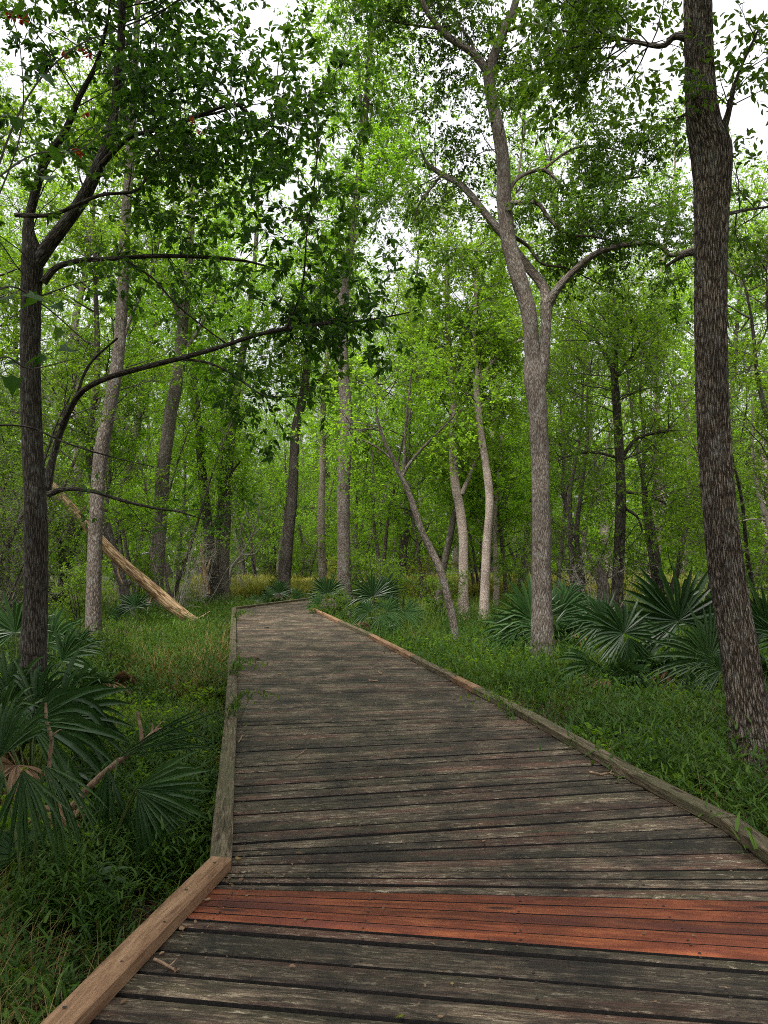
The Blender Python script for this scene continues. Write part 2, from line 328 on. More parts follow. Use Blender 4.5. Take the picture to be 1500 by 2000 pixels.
M['bark_pale'] = bark_mat('bark_pale', (.13, .10, .082), (.32, .25, .21), (.46, .39, .34), 50, 20, .008, .5, (.45, .44, .42))
M['bark_dark'] = bark_mat('bark_dark', (.015, .012, .010), (.055, .044, .036), (.12, .10, .085), 50, 10, .014, .45, (.2, .21, .19))
M['twig'] = plain_mat('twig', (.025, .02, .016), (.07, .055, .045))
M['twig_pale'] = plain_mat('twig_pale', (.2, .17, .14), (.38, .34, .29))
M['peeled'] = bark_mat('peeled', (.05, .026, .014), (.24, .145, .075), (.48, .34, .20), 22, 2.6, .012, .1, (.3, .2, .1), (.25, .55))
M['stick'] = plain_mat('stick', (.10, .06, .036), (.34, .22, .14), 30)
M['deck'] = wood_mat('deck', 'deck'); M['red'] = wood_mat('red', 'red'); M['new'] = wood_mat('new', 'new'); M['old'] = wood_mat('old', 'old')
M['orange_flower'] = leaf_mat('orange_flower', (.3, .02, .01), (.42, .04, .015), (.5, .08, .02), 1.0, .3)
M['dark_side'] = plain_mat('dark_side', (.004, .003, .003), (.012, .010, .008), 40)  # near-black side faces of the deck boards, so the gaps read dark
M['nail'] = plain_mat('nail', (.012, .010, .009), (.03, .022, .018))
# ground
m, nt_, o_ = mat('soil'); L_ = nt_.links; ge = nd(nt_, 'ShaderNodeNewGeometry')
n1 = nd(nt_, 'ShaderNodeTexNoise', i_Scale=9.0, i_Detail=8.0, i_Roughness=.7); n2 = nd(nt_, 'ShaderNodeTexNoise', i_Scale=.35, i_Detail=4.0)
L_.new(ge.outputs['Position'], n1.inputs['Vector']); L_.new(ge.outputs['Position'], n2.inputs['Vector'])
c1 = ramp(nt_, n1.outputs[0], [(.3, (.018, .013, .009)), (.55, (.05, .036, .022)), (.75, (.11, .08, .05))])
c2 = ramp(nt_, n1.outputs[0], [(.3, (.02, .035, .010)), (.7, (.07, .10, .03))])
fm = nd(nt_, 'ShaderNodeMapRange', i_1=.42, i_2=.58); L_.new(n2.outputs[0], fm.inputs[0])
p_ = nd(nt_, 'ShaderNodeBsdfPrincipled', i_Roughness=.95); L_.new(mixc(nt_, fm.outputs[0], c1, c2), p_.inputs['Base Color'])
bp_ = nd(nt_, 'ShaderNodeBump', i_Distance=.04); L_.new(n1.outputs[0], bp_.inputs['Height']); L_.new(bp_.outputs[0], p_.inputs['Normal']); L_.new(p_.outputs[0], o_.inputs[0]); M['soil'] = m

# ------------------------------------------------------------------ ground
gx = np.concatenate([-np.geomspace(400, 9, 22), np.linspace(-8, 8, 81), np.geomspace(9, 400, 22)])
gy = np.concatenate([-np.geomspace(200, 4, 12), np.linspace(-3, 30, 130), np.geomspace(31, 500, 26)])
X, Y = np.meshgrid(gx, gy); Z = gh(X, Y)
b = MB(); nx = len(gx); i = np.arange(len(gy) - 1)[:, None] * nx; j = np.arange(nx - 1)[None]
b.add(np.stack([X, Y, Z], -1), np.stack([i + j, i + j + 1, i + nx + j + 1, i + nx + j], -1).reshape(-1, 4))
tag(b.build('ground', M['soil']), kind='structure')

# ------------------------------------------------------------------ boardwalk
def D(x, y): return onz(x, y, 0.0)[:2]
KEY = [((-1.25, .35), (1.72, -.07)), ((-.98, 1.6), (1.74, 1.24)), (D(284, 1898), (1.745, 2.24)), (D(380, 1795), (1.74, 2.62)), (D(435, 1735), (1.735, 3.12)),
       (D(456, 1703), D(1500, 1697)), (D(458, 1646), D(1336, 1590)), (D(461, 1519), D(1135, 1480)), (D(461, 1406), D(985, 1387)),
       (D(462, 1300), D(813, 1298)), (D(461, 1240), D(706, 1240)), (D(461, 1206), D(640, 1205)), (D(463, 1190), D(606, 1191))]
lk = KEY[-1]
KEY += [(D(530, 1182), D(640, 1187)), (D(600, 1173), D(690, 1180)), (D(680, 1166), D(745, 1173))]
KEY = np.array([[np.array(a, float), np.array(c, float)] for a, c in KEY])      # (k, 2, 2)
ctr = KEY.mean(1); klen = np.linalg.norm(np.diff(ctr, axis=0), axis=1)
def at_key(t):
    i = min(int(t), len(KEY) - 2); f = t - i; return KEY[i] * (1 - f) + KEY[i + 1] * f
lines = []            # (t0, t1, red)
def fill(k0, k1, widths, red=False):
    t = float(k0); n = 0
    while t < k1 - 1e-6:
        i = min(int(t + 1e-9), len(klen) - 1); wdt = widths[n % len(widths)] * 1.0; t2 = t + wdt / klen[i]
        if t2 > int(t + 1e-9) + 1 and int(t + 1e-9) + 1 < len(klen):
            ex = (t2 - int(t + 1e-9) - 1) * klen[i]; t2 = int(t + 1e-9) + 1 + ex / klen[i + 1]
        if k1 - t2 < .35 * (t2 - t): t2 = k1
        t2 = min(t2, k1); lines.append((t, t2, red)); t = t2; n += 1
fill(0, 2, [.145]); fill(2, 3, [.15, .15, .075])
for k in range(5): lines.append((3 + k * .2, 3 + (k + 1) * .2, True))
fill(4, 5, [.085]); fill(5, len(KEY) - 1, [.145, .14, .095, .145, .142, .13])
walk = empty('boardwalk', (0, 0, 0), 'weathered wooden boardwalk with low kerb timbers curving off through the woods', 'boardwalk')
deck = MB(); reds = []; nails = MB(); joists = MB()
prs = np.random.default_rng(5)
EXT = .10
for pi_, (t0, t1, red) in enumerate(lines):
    A, B = at_key(t0), at_key(t1)
    gap = (prs.uniform(.012, .02) if t0 > 8 else prs.uniform(.013, .026) if t0 > 4 else prs.uniform(.014, .032)) if not red else .007
    (l0, r0), (l1, r1) = A, B
    u = nrm(r0 - l0); l0 = l0 - u * EXT; r0 = r0 + u * EXT; u1 = nrm(r1 - l1); l1 = l1 - u1 * EXT; r1 = r1 + u1 * EXT
    le = prs.uniform(-.012, .012); ns = 26 if t0 < 6 else 10
    s = np.linspace(0, 1, ns); wv = 1.5e-3 * np.cumsum(prs.normal(size=ns)) * (0 if red else 1)
    e0 = l0 + (r0 - l0) * s[:, None]; e1 = l1 + (r1 - l1) * s[:, None]
    dv = e1 - e0; wd = np.linalg.norm(dv, axis=1, keepdims=True); dv = dv / wd
    e0 = e0 + dv * (gap / 2 + np.abs(wv)[:, None] * .6); e1 = e1 - dv * (gap / 2 + np.abs(wv[::-1])[:, None] * .6)
    wd = np.linalg.norm(e1 - e0, axis=1)
    zt = (.0015 if red else prs.uniform(-.003, .003)) + .001 * np.sin(s * 5 + pi_); tilt = 0 if red else prs.normal(0, .0012)
    e_ = .0025 if red else .006
    prof = [(0, -.036), (0, -e_), (.004, -.0008), (None, 0), (-.004, -.0008), (1, -e_), (1, -.036)]
    V = np.zeros((ns, 7, 3)); G = np.zeros((ns, 7, 3)); al = s * np.linalg.norm(r0 - l0)
    for q, (c, z) in enumerate(prof):
        off = {0: 0 * wd, 1: 0 * wd, 2: .005 + 0 * wd, 3: wd / 2, 4: wd - .005, 5: wd, 6: wd}[q]
        V[:, q, :2] = e0 + dv * off[:, None]; V[:, q, 2] = z + zt + tilt * (q - 3) / 3 + (0.0008 if q == 3 else 0)
        G[:, q, 0] = al; G[:, q, 1] = off + (z if q in (0, 6) else 0); G[:, q, 2] = pi_ * 1.618
    i = np.arange(ns - 1)[:, None] * 7; j = np.arange(6)[None]
    f = np.stack([i + j, i + 7 + j, i + 8 + j, i + 1 + j], -1).reshape(-1, 4)[:, ::-1]
    tgt = MB() if red else deck; rvv = prs.uniform()
    fc = f.reshape(-1, 6, 4); tgt.add(V, fc[:, 1:5].reshape(-1, 4), 0, G, rvv, smooth=False); tgt.add(V, fc[:, [0, 5]].reshape(-1, 4), 1, G, rvv, smooth=False)
    tgt.add(V[0], np.arange(7)[None], 0, G[0], rvv, smooth=False); tgt.add(V[-1], np.arange(7)[None, ::-1], 0, G[-1], rvv, smooth=False)
    if red: reds.append(tgt)
    # nail heads over the joists
    if t0 < 10:
        for jx in (.06, .28, .5, .72, .94):
            for side in (.2, .8):
                jj = jx + prs.normal(0, .004); ee0 = l0 + (r0 - l0) * jj; ee1 = l1 + (r1 - l1) * jj; c = ee0 + (ee1 - ee0) * (side + prs.normal(0, .05))
                th = np.linspace(0, 2 * np.pi, 7, endpoint=False); rn = prs.uniform(.004, .0065)
                ring = np.stack([c[0] + rn * np.cos(th), c[1] + rn * np.sin(th), np.full(7, float(zt[ns // 2]) + .0024)], -1); nails.add(ring, np.arange(7)[None])
deck.build('deck', [M['deck'], M['dark_side']], walk)
for r_ in reds: tag(r_.build('deck_board', [M['red'], M['dark_side']], walk), 'new red-brown deck board in the replaced band')
nails.build('nail_heads', M['nail'], walk)
def box_path(mb, p0, p1, off, wdt, z0, h, mat=0, seed=0, over=0.0, ns=8, bev=.006):
    """timber with its inner lower edge on p0-p1, body to side 'off' (+1 right of travel)"""
    p0 = np.array(p0, float)[:2]; p1 = np.array(p1, float)[:2]; u = nrm(p1 - p0); nr_ = np.array([u[1], -u[0]]) * off
    p0 = p0 - u * over; p1 = p1 + u * over; L = np.linalg.norm(p1 - p0); g = np.random.default_rng(seed)
    prof = [(0, 0), (0, h - bev), (bev, h), (wdt - bev, h), (wdt, h - bev), (wdt, 0)]
    gc = [0, h, h + .01, h + wdt - .01, h + wdt, 2 * h + wdt]
    V = np.zeros((ns, 6, 3)); G = np.zeros((ns, 6, 3)); s = np.linspace(0, 1, ns)
    for q, (a, z) in enumerate(prof):
        V[:, q, :2] = p0 + (p1 - p0) * s[:, None] + nr_ * (a + (g.normal(0, .0012, (ns, 1)) if q else 0)); V[:, q, 2] = z0 + z + g.normal(0, .0012, ns) * (q > 0) * (q < 5)
        G[:, q, 0] = s * L; G[:, q, 1] = gc[q]; G[:, q, 2] = seed * 2.37
    i = np.arange(ns - 1)[:, None] * 6; j = np.arange(6)[None]; jn = (j + 1) % 6
    f = np.stack([i + j, i + 6 + j, i + 6 + jn, i + jn], -1).reshape(-1, 4)
    if off > 0: f = f[:, ::-1]
    rvv = g.uniform()
    mb.add(V, f, mat, G, rvv, smooth=False); mb.add(V[0], np.arange(6)[None], mat, G[0], rvv, False); mb.add(V[-1], np.arange(6)[None, ::-1], mat, G[-1], rvv, False)
    return mb
KL = [(-1.2, .55), D(452, 1700), D(463, 1395), D(461, 1240), D(461, 1190), D(600, 1172), D(690, 1164.5)]
matsL = ['new', 'old', 'old', 'old', 'old', 'old']
for k in range(len(KL) - 1):
    o_ = box_path(MB(), KL[k], KL[k + 1], -1, .098, .004, .05 if k else .052, seed=40 + k, over=-.004).build('kerb_timber', M[matsL[k]], walk)
    if k == 0:
        a0, a1 = np.array(KL[0]), np.array(KL[1])
        for q in np.linspace(.06, .98, 11):
            c = a0 + (a1 - a0) * q + np.array([-.048, .0]) + prs.normal(0, .016, 2) * (1, .3); th = np.linspace(0, 2 * np.pi, 7, endpoint=False)
            rn = prs.uniform(.0035, .006); MB().add(np.stack([c[0] + rn * np.cos(th) * 1.4, c[1] + rn * np.sin(th), np.full(7, .0595)], -1), np.arange(7)[None]).build('screw', M['nail'], walk)
    if k == 0: tag(o_, 'fresh tan kerb timber angling out at the near corner')
KR = [(1.80, -.1), (1.745, 2.6), D(1408, 1620), D(1236, 1530), D(1032, 1411), D(925, 1355), D(882, 1332), D(800, 1289), D(720, 1246), D(660, 1218), D(606, 1192)]
matsR = ['old', 'old', 'old', 'old', 'old', 'new', 'old', 'new', 'old', 'new']
for k in range(len(KR) - 1):
    o_ = box_path(MB(), KR[k], KR[k + 1], 1, .098, .004, .055, seed=60 + k, over=-.003).build('kerb_timber', M[matsR[k]], walk)
    if k == 5: tag(o_, 'short fresh tan replacement kerb timber')
    if matsR[k] == 'new' and k > 5: tag(o_, 'fresh tan kerb timber near the bend')
# joists, rim boards, posts
for k in range(len(KEY) - 1):
    for side, sg in ((0, -1), (1, 1)):
        a, c = KEY[k][side], KEY[k + 1][side]
        box_path(joists, a, c, sg, .04, -.19, .15, seed=k + 90 * side, ns=2, over=-.002)
    for q in (.25, .5, .75):
        a = KEY[k][0] * (1 - q) + KEY[k][1] * q; c = KEY[k + 1][0] * (1 - q) + KEY[k + 1][1] * q
        box_path(joists, a, c, 1, .04, -.19, .15, seed=k + 7, ns=2)
    for side in (0, 1):
        a = KEY[k][side]; box_path(joists, a + (-.06 if side == 0 else .05, 0), a + (-.06 if side == 0 else .05, .09), 1, .09, -.8, .6, seed=k, ns=2)
joists.build('joist_frame', M['old'], walk)
LEFT_E = smooth_path(np.array([[*p, 0] for p in [(-1.4, -.5)] + KL]), 80)[:, :2]
def off_deck(x, y, margin=.0):
    """True where the point lies outside the boardwalk"""
    x = np.asarray(x); y = np.asarray(y); inside = np.zeros(x.shape, bool)
    for k in range(len(KEY) - 1):
        a, b_, c, d = KEY[k][0], KEY[k][1], KEY[k + 1][1], KEY[k + 1][0]
        u = nrm(b_ - a) * (EXT + margin); a = a - u; b_ = b_ + u; u = nrm(c - d) * (EXT + margin); c = c + u; d = d - u
        ok = np.ones(x.shape, bool)
        for p, q in ((a, b_), (b_, c), (c, d), (d, a)):
            ok &= ((q[0] - p[0]) * (y - p[1]) - (q[1] - p[1]) * (x - p[0])) >= -1e-3
        inside |= ok
    return ~inside

# ------------------------------------------------------------------ trees
def limb(pts, d, ext=None):
    """pts: (x, y, width_px[, depth offset]); returns rows x,y,z,r"""
    out = []
    for p in pts:
        dd = d + (p[3] if len(p) > 3 else 0); out.append([*px(p[0], p[1], dd), p[2] / 2 / F * dd])
    return np.array(out)
def foliate(mb_b, mb_l, anchors, dirs, l1, r1, n2, l2, nl, leaf, wd=.5, near=False, bend1=.05, bend2=-.06, ang=.9, flat=.55, n3=0, l3=.3, up=1.0, mat_l=0, t0=.15, wander=.16):
    n = len(anchors); P1 = grow(anchors, dirs, np.full(n, l1) * rng.uniform(.6, 1.25, n), 6, wander, bend1)
    tubes(mb_b, P1, np.full(n, r1), np.full(n, r1 * .25), 4)
    o, d, _ = sprout(P1, n2, t0, 1, ang, flat); P2 = grow(o, d, l2 * rng.uniform(.5, 1.2, len(o)), 4, wander, bend2)
    tubes(mb_b, P2, np.full(len(o), r1 * .32), np.full(len(o), r1 * .08), 3)
    P = P2
    if n3:
        o, d, _ = sprout(P2, n3, .2, 1, ang, flat); P3 = grow(o, d, l3 * rng.uniform(.5, 1.2, len(o)), 3, wander, bend2)
        tubes(mb_b, P3, np.full(len(o), r1 * .12), np.full(len(o), r1 * .05), 3); P = P3
    o, d, _ = sprout(P, nl, .1, 1, .9, .5); leaves(mb_l, o, d, leaf, wd, mat_l, up, near)
def pick(rows, n, t0=0.0, t1=1.0, ang=1.1, up=.25, flat=.5, side=None):
    """anchors along a limb (rows x,y,z,r)"""
    P = smooth_path(rows, 40)[None, :, :3]; o, d, _ = sprout(P, n, t0, t1, ang, flat, up)
    if side is not None: d = nrm(d + np.array(side))
    return o, d
def make_tree(name, label, cat, d, trunk, limbs, bark, crown, leafmat, group=None, flare=.25, sides=20, lump=.05, ridge=0.0, seed=1, segs=60, extra=None):
    T = limb(trunk, d); base = np.array([T[0][0], T[0][1], float(gh(T[0][0], T[0][1]))]); T[0][2] = min(T[0][2], base[2] - .12)
    o = empty(name, base, label, cat, group)
    S = smooth_path(T, segs); b = tube(MB(), S[:, :3], S[:, 3], sides, 0, lump, flare, seed=seed, ridge=ridge, cap=True); shift(b, base).build('trunk', bark, o)
    rows = [T]
    for k, l in enumerate(limbs):
        Lr = limb(l, d); rows.append(Lr); S = smooth_path(Lr, 36)
        b = tube(MB(), S[:, :3], S[:, 3], 10 if sides > 12 else 8, 0, .06, 0, seed=seed * 7 + k, cap=True); shift(b, base).build('limb', bark, o)
    br = MB(); lf = MB()
    for c in crown:
        c = dict(c); which = c.pop('on'); n = c.pop('n'); t0 = c.pop('a', .3); t1 = c.pop('b', 1.0); side = c.pop('side', None); ang = c.pop('spread', 1.1); upp = c.pop('rise', .25)
        A, Dr = pick(rows[which], n, t0, t1, ang, upp, side=side); foliate(br, lf, A, Dr, **c)
    if br.n: shift(br, base).build('branches', M['twig'], o)
    if lf.n: shift(lf, base).build('crown', leafmat, o)
    return o

# T1: ridged trunk beside the deck
T1 = make_tree('oak_tree', 'thick ridged brown trunk leaning beside the deck kerb, bulging near its top', 'tree', 5.4,
    [(1490, 1590, 92), (1487, 1540, 88), (1462, 1400, 72), (1440, 1250, 64), (1416, 1100, 61), (1402, 950, 59), (1392, 780, 57), (1389, 600, 58), (1390, 450, 60), (1392, 350, 70), (1388, 290, 76), (1374, 240, 64), (1366, 150, 54), (1362, 0, 50), (1362, -250, 48), (1380, -700, 40)],
    [[(1395, 300, 30), (1420, 230, 14, -.1), (1440, 150, 7, -.2), (1480, 60, 4, -.3)],
     [(1370, 80, 22), (1320, 70, 14, .1), (1290, 90, 10, .2), (1210, 75, 7, .4), (1100, 60, 4, .6)],
     [(1368, 220, 10), (1335, 225, 6, .1), (1320, 240, 4, .1)],
     [(1388, 490, 14, .1), (1340, 497, 10, .4), (1300, 520, 5, .8)],
     [(1410, 420, 10), (1460, 410, 6, .3), (1530, 400, 4, .5)]],
    M['bark_ridge'],
    [dict(on=1, n=9, a=.3, l1=.5, r1=.005, n2=4, l2=.25, nl=6, leaf=.06, near=True, n3=3, l3=.22, rise=0),
     dict(on=2, n=22, a=.35, l1=.8, r1=.007, n2=6, l2=.4, nl=9, leaf=.065, near=True, n3=3, l3=.22, rise=-.1),
     dict(on=3, n=4, a=.5, l1=.25, r1=.004, n2=3, l2=.2, nl=5, leaf=.06, near=True, n3=3, l3=.22),
     dict(on=5, n=6, a=.3, l1=.7, r1=.006, n2=5, l2=.35, nl=7, leaf=.06, near=True, n3=3, l3=.22),
     dict(on=0, n=26, a=.86, l1=2.4, r1=.02, n2=10, l2=.9, nl=12, leaf=.09)],
    M['leaf_canopy'], flare=.35, sides=110, lump=.03, ridge=.017, seed=3, segs=900)

# T2: twin-stemmed tree
T2 = make_tree('forked_tree', 'tall grey-brown tree splitting into two stems, standing among the palmettos beyond the kerb', 'tree', 11.8,
    [(1063, 1315, 54), (1062, 1290, 44), (1058, 1150, 37), (1056, 1000, 35), (1054, 880, 34), (1050, 800, 36), (1044, 740, 40), (1040, 690, 30), (1033, 610, 30), (1012, 540, 31), (993, 470, 30), (985, 390, 28), (983, 320, 26), (972, 250, 24), (958, 180, 22), (957, 140, 24), (970, 95, 17), (988, 50, 16), (1008, 0, 14), (1040, -180, 11), (1060, -420, 6)],
    [[(1052, 765, 24), (1062, 700, 22), (1066, 640, 21), (1068, 590, 26)],
     [(1068, 600, 22), (1062, 560, 20, .2), (1030, 520, 19, .4), (990, 470, 16, .5), (950, 420, 15, .6), (905, 365, 13, .7), (862, 340, 11, .9), (835, 320, 7, 1.0), (820, 290, 4, 1.1)],
     [(1068, 600, 20), (1088, 565, 16, -.1), (1120, 530, 13, -.2), (1165, 495, 12, -.3), (1215, 480, 11, -.3), (1275, 475, 10, -.3), (1300, 490, 9, -.3), (1312, 500, 8, -.3), (1355, 485, 7, -.3), (1400, 470, 3, 0)],
     [(956, 145, 18), (925, 105, 15), (880, 75, 13), (850, 45, 10), (825, 0, 9), (800, -140, 6)],
     [(988, 398, 12), (1015, 396, 9, -.1), (1050, 397, 9, -.2), (1075, 430, 8, -.2), (1110, 458, 7, -.2), (1160, 462, 5, -.1), (1220, 478, 3, 0)],
     [(988, 388, 10), (1005, 355, 8, .1), (1030, 338, 8, .2), (1062, 332, 8, .3), (1090, 355, 7, .3), (1110, 380, 7, .4), (1180, 358, 5, .5), (1250, 345, 4, .5)],
     [(1060, 332, 6, .3), (1110, 295, 5, .3), (1160, 285, 4, .3), (1230, 300, 3, .4)],
     [(862, 342, 6, .9), (840, 370, 5, .9), (818, 400, 4, .9), (808, 440, 2, .9)],
     [(958, 170, 6), (905, 60, 5, .2), (850, 55, 5, .4), (780, 45, 4, .6), (740, 40, 3, .6)],
     [(985, 60, 9), (1050, 48, 6, -.2), (1110, 85, 5, -.3), (1200, 75, 4, -.3)],
     [(992, 455, 9, .2), (1030, 480, 7, .4), (1060, 515, 6, .4), (1110, 525, 4, .4), (1180, 560, 2, .4)]],
    M['bark_grey'],
    [dict(on=0, n=22, a=.55, b=.95, l1=1.3, r1=.010, n2=7, l2=.6, nl=8, leaf=.075, near=True, n3=5, l3=.3),
     dict(on=2, n=14, a=.3, l1=1.1, r1=.009, n2=7, l2=.6, nl=8, leaf=.075, near=True, n3=5, l3=.3),
     dict(on=3, n=16, a=.3, l1=1.1, r1=.009, n2=7, l2=.55, nl=8, leaf=.07, near=True, n3=5, l3=.3),
     dict(on=4, n=20, a=.2, l1=1.5, r1=.010, n2=8, l2=.7, nl=9, leaf=.075, near=True, n3=5, l3=.3),
     dict(on=5, n=12, a=.2, l1=.9, r1=.007, n2=7, l2=.5, nl=8, leaf=.07, near=True, n3=5, l3=.3),
     dict(on=6, n=14, a=.2, l1=1.0, r1=.007, n2=7, l2=.5, nl=9, leaf=.07, near=True, n3=5, l3=.3),
     dict(on=7, n=12, a=.2, l1=.9, r1=.006, n2=7, l2=.5, nl=8, leaf=.07, near=True, n3=5, l3=.3),
     dict(on=9, n=22, a=.2, l1=1.0, r1=.006, n2=7, l2=.5, nl=8, leaf=.07, near=True, n3=5, l3=.3),
     dict(on=10, n=13, a=.2, l1=1.1, r1=.006, n2=7, l2=.5, nl=8, leaf=.07, near=True, n3=5, l3=.3),
     dict(on=11, n=13, a=.2, l1=1.0, r1=.006, n2=7, l2=.5, nl=8, leaf=.07, near=True, n3=5, l3=.3),
     dict(on=0, n=14, a=.85, l1=2.0, r1=.014, n2=9, l2=.8, nl=10, leaf=.085)],
    M['leaf_canopy'], flare=.3, sides=36, lump=.035, ridge=.010, seed=5, segs=260)

# T3: dark forked tree over the palmettos
T3 = make_tree('box_elder_tree', 'dark forked tree rising from the palmetto clump, its boughs arching over the deck', 'tree', 7.6,
    [(66, 1420, 62), (66, 1330, 52), (68, 1200, 46), (70, 1080, 42), (68, 950, 40), (62, 820, 37), (60, 700, 36), (60, 600, 37), (62, 520, 40), (62, 490, 36), (55, 440, 20), (70, 370, 17), (90, 310, 15), (125, 260, 13), (155, 190, 10), (190, 120, 7), (215, 20, 4)],
    [[(70, 515, 30), (95, 480, 27), (130, 435, 26), (165, 385, 26), (190, 330, 25), (215, 270, 22), (225, 200, 18), (235, 100, 16), (240, -40, 14), (250, -300, 8)],
     [(84, 552, 15), (110, 522, 12), (160, 508, 10), (220, 505, 9), (300, 500, 9), (380, 501, 8), (440, 505, 7), (490, 512, 5), (540, 526, 3)],
     [(88, 965, 22, .5), (104, 890, 14, .5), (130, 815, 12, .4), (160, 765, 11, .2), (210, 738, 11), (270, 720, 11), (350, 700, 10, -.2), (430, 678, 9, -.4), (500, 655, 8, -.6), (570, 640, 8, -.8), (640, 632, 6, -1), (720, 625, 4, -1.1), (800, 610, 3, -1.2)],
     [(120, 830, 8, .4), (150, 770, 6, .5), (165, 730, 6, .5), (185, 700, 5, .5), (230, 660, 4, .5)],
     [(95, 965, 13, -.1), (130, 955, 9, -.2), (180, 960, 7, -.3), (240, 978, 6, -.4), (300, 992, 5, -.4), (350, 1000, 3, -.4), (400, 1015, 2, -.4)],
     [(30, 420, 10, -.4), (100, 420, 8, -.4), (150, 400, 7, -.4), (200, 380, 7, -.5), (270, 370, 6, -.5), (300, 310, 5, -.4), (360, 240, 5, -.2), (440, 215, 5, -.1), (500, 180, 4), (560, 140, 3)],
     [(190, 330, 12, 0), (250, 270, 9, -.2), (300, 255, 8, -.3), (370, 232, 7, -.4), (460, 205, 6, -.5), (500, 240, 5, -.5), (560, 250, 3, -.5)],
     [(350, 700, 6, -.2), (410, 710, 5, -.3), (460, 735, 5, -.4), (510, 770, 4, -.5), (560, 775, 3, -.6), (600, 770, 2, -.6)],
     [(0, 830, 4, -.6), (60, 835, 4, -.6), (130, 865, 4, -.6), (210, 890, 3, -.6), (300, 912, 2, -.6)],
     [(240, 505, 5, 0), (300, 545, 4, 0), (340, 590, 4, 0), (400, 640, 3, 0), (470, 690, 2, 0)],
     [(560, 640, 4, -.8), (590, 560, 4, -.9), (600, 450, 3, -1), (615, 350, 3, -1), (620, 250, 3, -1), (590, 160, 2, -1)]],
    M['bark_dark'],
    [dict(on=0, n=16, a=.55, l1=1.1, r1=.008, n2=6, l2=.5, nl=8, leaf=.085, near=True, n3=3, l3=.22),
     dict(on=1, n=34, a=.45, b=1.0, l1=1.3, r1=.010, n2=8, l2=.6, nl=9, leaf=.085, near=True, n3=3, l3=.22),
     dict(on=2, n=12, a=.25, l1=.7, r1=.006, n2=5, l2=.4, nl=6, leaf=.08, near=True, n3=3, l3=.22),
     dict(on=3, n=14, a=.7, l1=.45, r1=.006, n2=6, l2=.33, nl=8, leaf=.078, near=True, n3=2, l3=.22, bend1=-.02, bend2=-.15),
     dict(on=5, n=6, a=.4, l1=.6, r1=.005, n2=4, l2=.35, nl=3, leaf=.06, near=True, n3=3, l3=.22),
     dict(on=6, n=20, a=.3, l1=.8, r1=.006, n2=6, l2=.45, nl=7, leaf=.085, near=True, n3=3, l3=.22),
     dict(on=7, n=26, a=.2, l1=.8, r1=.006, n2=6, l2=.45, nl=8, leaf=.078, near=True, n3=2, l3=.22),
     dict(on=8, n=8, a=.4, l1=.35, r1=.004, n2=5, l2=.35, nl=7, leaf=.078, near=True, n3=2, l3=.22, bend2=-.15),
     dict(on=10, n=8, a=.2, l1=.6, r1=.004, n2=4, l2=.4, nl=4, leaf=.07, near=True, n3=3, l3=.22),
     dict(on=11, n=22, a=.0, l1=.75, r1=.005, n2=7, l2=.45, nl=9, leaf=.078, near=True, n3=2, l3=.22, bend1=-.05, bend2=-.12, spread=1.4)],
    M['leaf_dark'], flare=.25, sides=44, lump=.06, ridge=.007, seed=8, segs=220)

def mid_tree(label, d, trunk, limbs=(), bark='bark_grey', leaf='leaf_mid', dens=1.0, a=.45, group='slender trunks around the clearing', seed=1, ls=.10, name='elm_tree', l1=1.9):
    cr = [dict(on=0, n=int(34 * dens), a=a, l1=l1, r1=.016, n2=10, l2=.95, nl=9, n3=5, l3=.45, leaf=ls, wander=.2)]
    for k in range(len(limbs)): cr.append(dict(on=k + 1, n=int(10 * dens), a=.25, l1=1.4, r1=.012, n2=8, l2=.8, nl=8, n3=5, l3=.4, leaf=ls, wander=.2))
    return make_tree(name, label, 'tree', d, trunk, limbs, M[bark], cr, M[leaf], group, flare=.3, sides=18, lump=.05, seed=seed, segs=70)
mid_tree('grey trunk crossing behind the dark forked tree, in front of the leaning log', 14.0,
    [(182, 1262, 34), (182, 1230, 29), (185, 1100, 28), (190, 980, 27), (198, 880, 27), (215, 790, 25), (232, 690, 23), (240, 560, 22), (246, 430, 20), (252, 330, 18), (262, 180, 14), (270, 0, 10), (280, -200, 6)],
    [[(232, 690, 8), (260, 610, 6), (300, 520, 4), (320, 420, 3)]], 'bark_grey', 'leaf_mid', .8, .55, seed=11, ls=.085)
mid_tree('trunk rising behind the upper part of the fallen log, tilting toward the deck', 23,
    [(300, 1172, 38), (303, 1150, 30), (310, 1050, 27), (318, 930, 26), (330, 830, 25), (346, 740, 24), (356, 640, 21), (365, 560, 18), (372, 460, 14), (380, 300, 9)],
    [[(356, 640, 10), (330, 560, 7), (290, 480, 5)], [(350, 700, 8), (390, 640, 6), (430, 560, 4)]], 'bark_grey', 'leaf_bright', 1.0, .5, seed=12)
mid_tree('outer trunk of the close-set trio past the fallen log, nearest the log', 27,
    [(416, 1165, 26), (414, 1140, 21), (408, 1050, 19), (398, 950, 18), (390, 860, 17), (382, 770, 15), (372, 670, 12), (365, 560, 8)],
    [[(408, 1050, 10), (430, 1000, 7), (450, 930, 5), (470, 900, 3)]], 'bark_dark', 'leaf_bright', 1.0, .4, seed=13, group='close-set trio of trunks')
mid_tree('thinnest trunk in the middle of the close-set trio past the fallen log', 28.5,
    [(427, 1160, 15), (427, 1140, 12), (428, 1040, 11), (432, 940, 10), (438, 860, 9), (448, 760, 8), (455, 650, 6)], (), 'bark_dark', 'leaf_bright', .7, .45, seed=14, group='close-set trio of trunks')
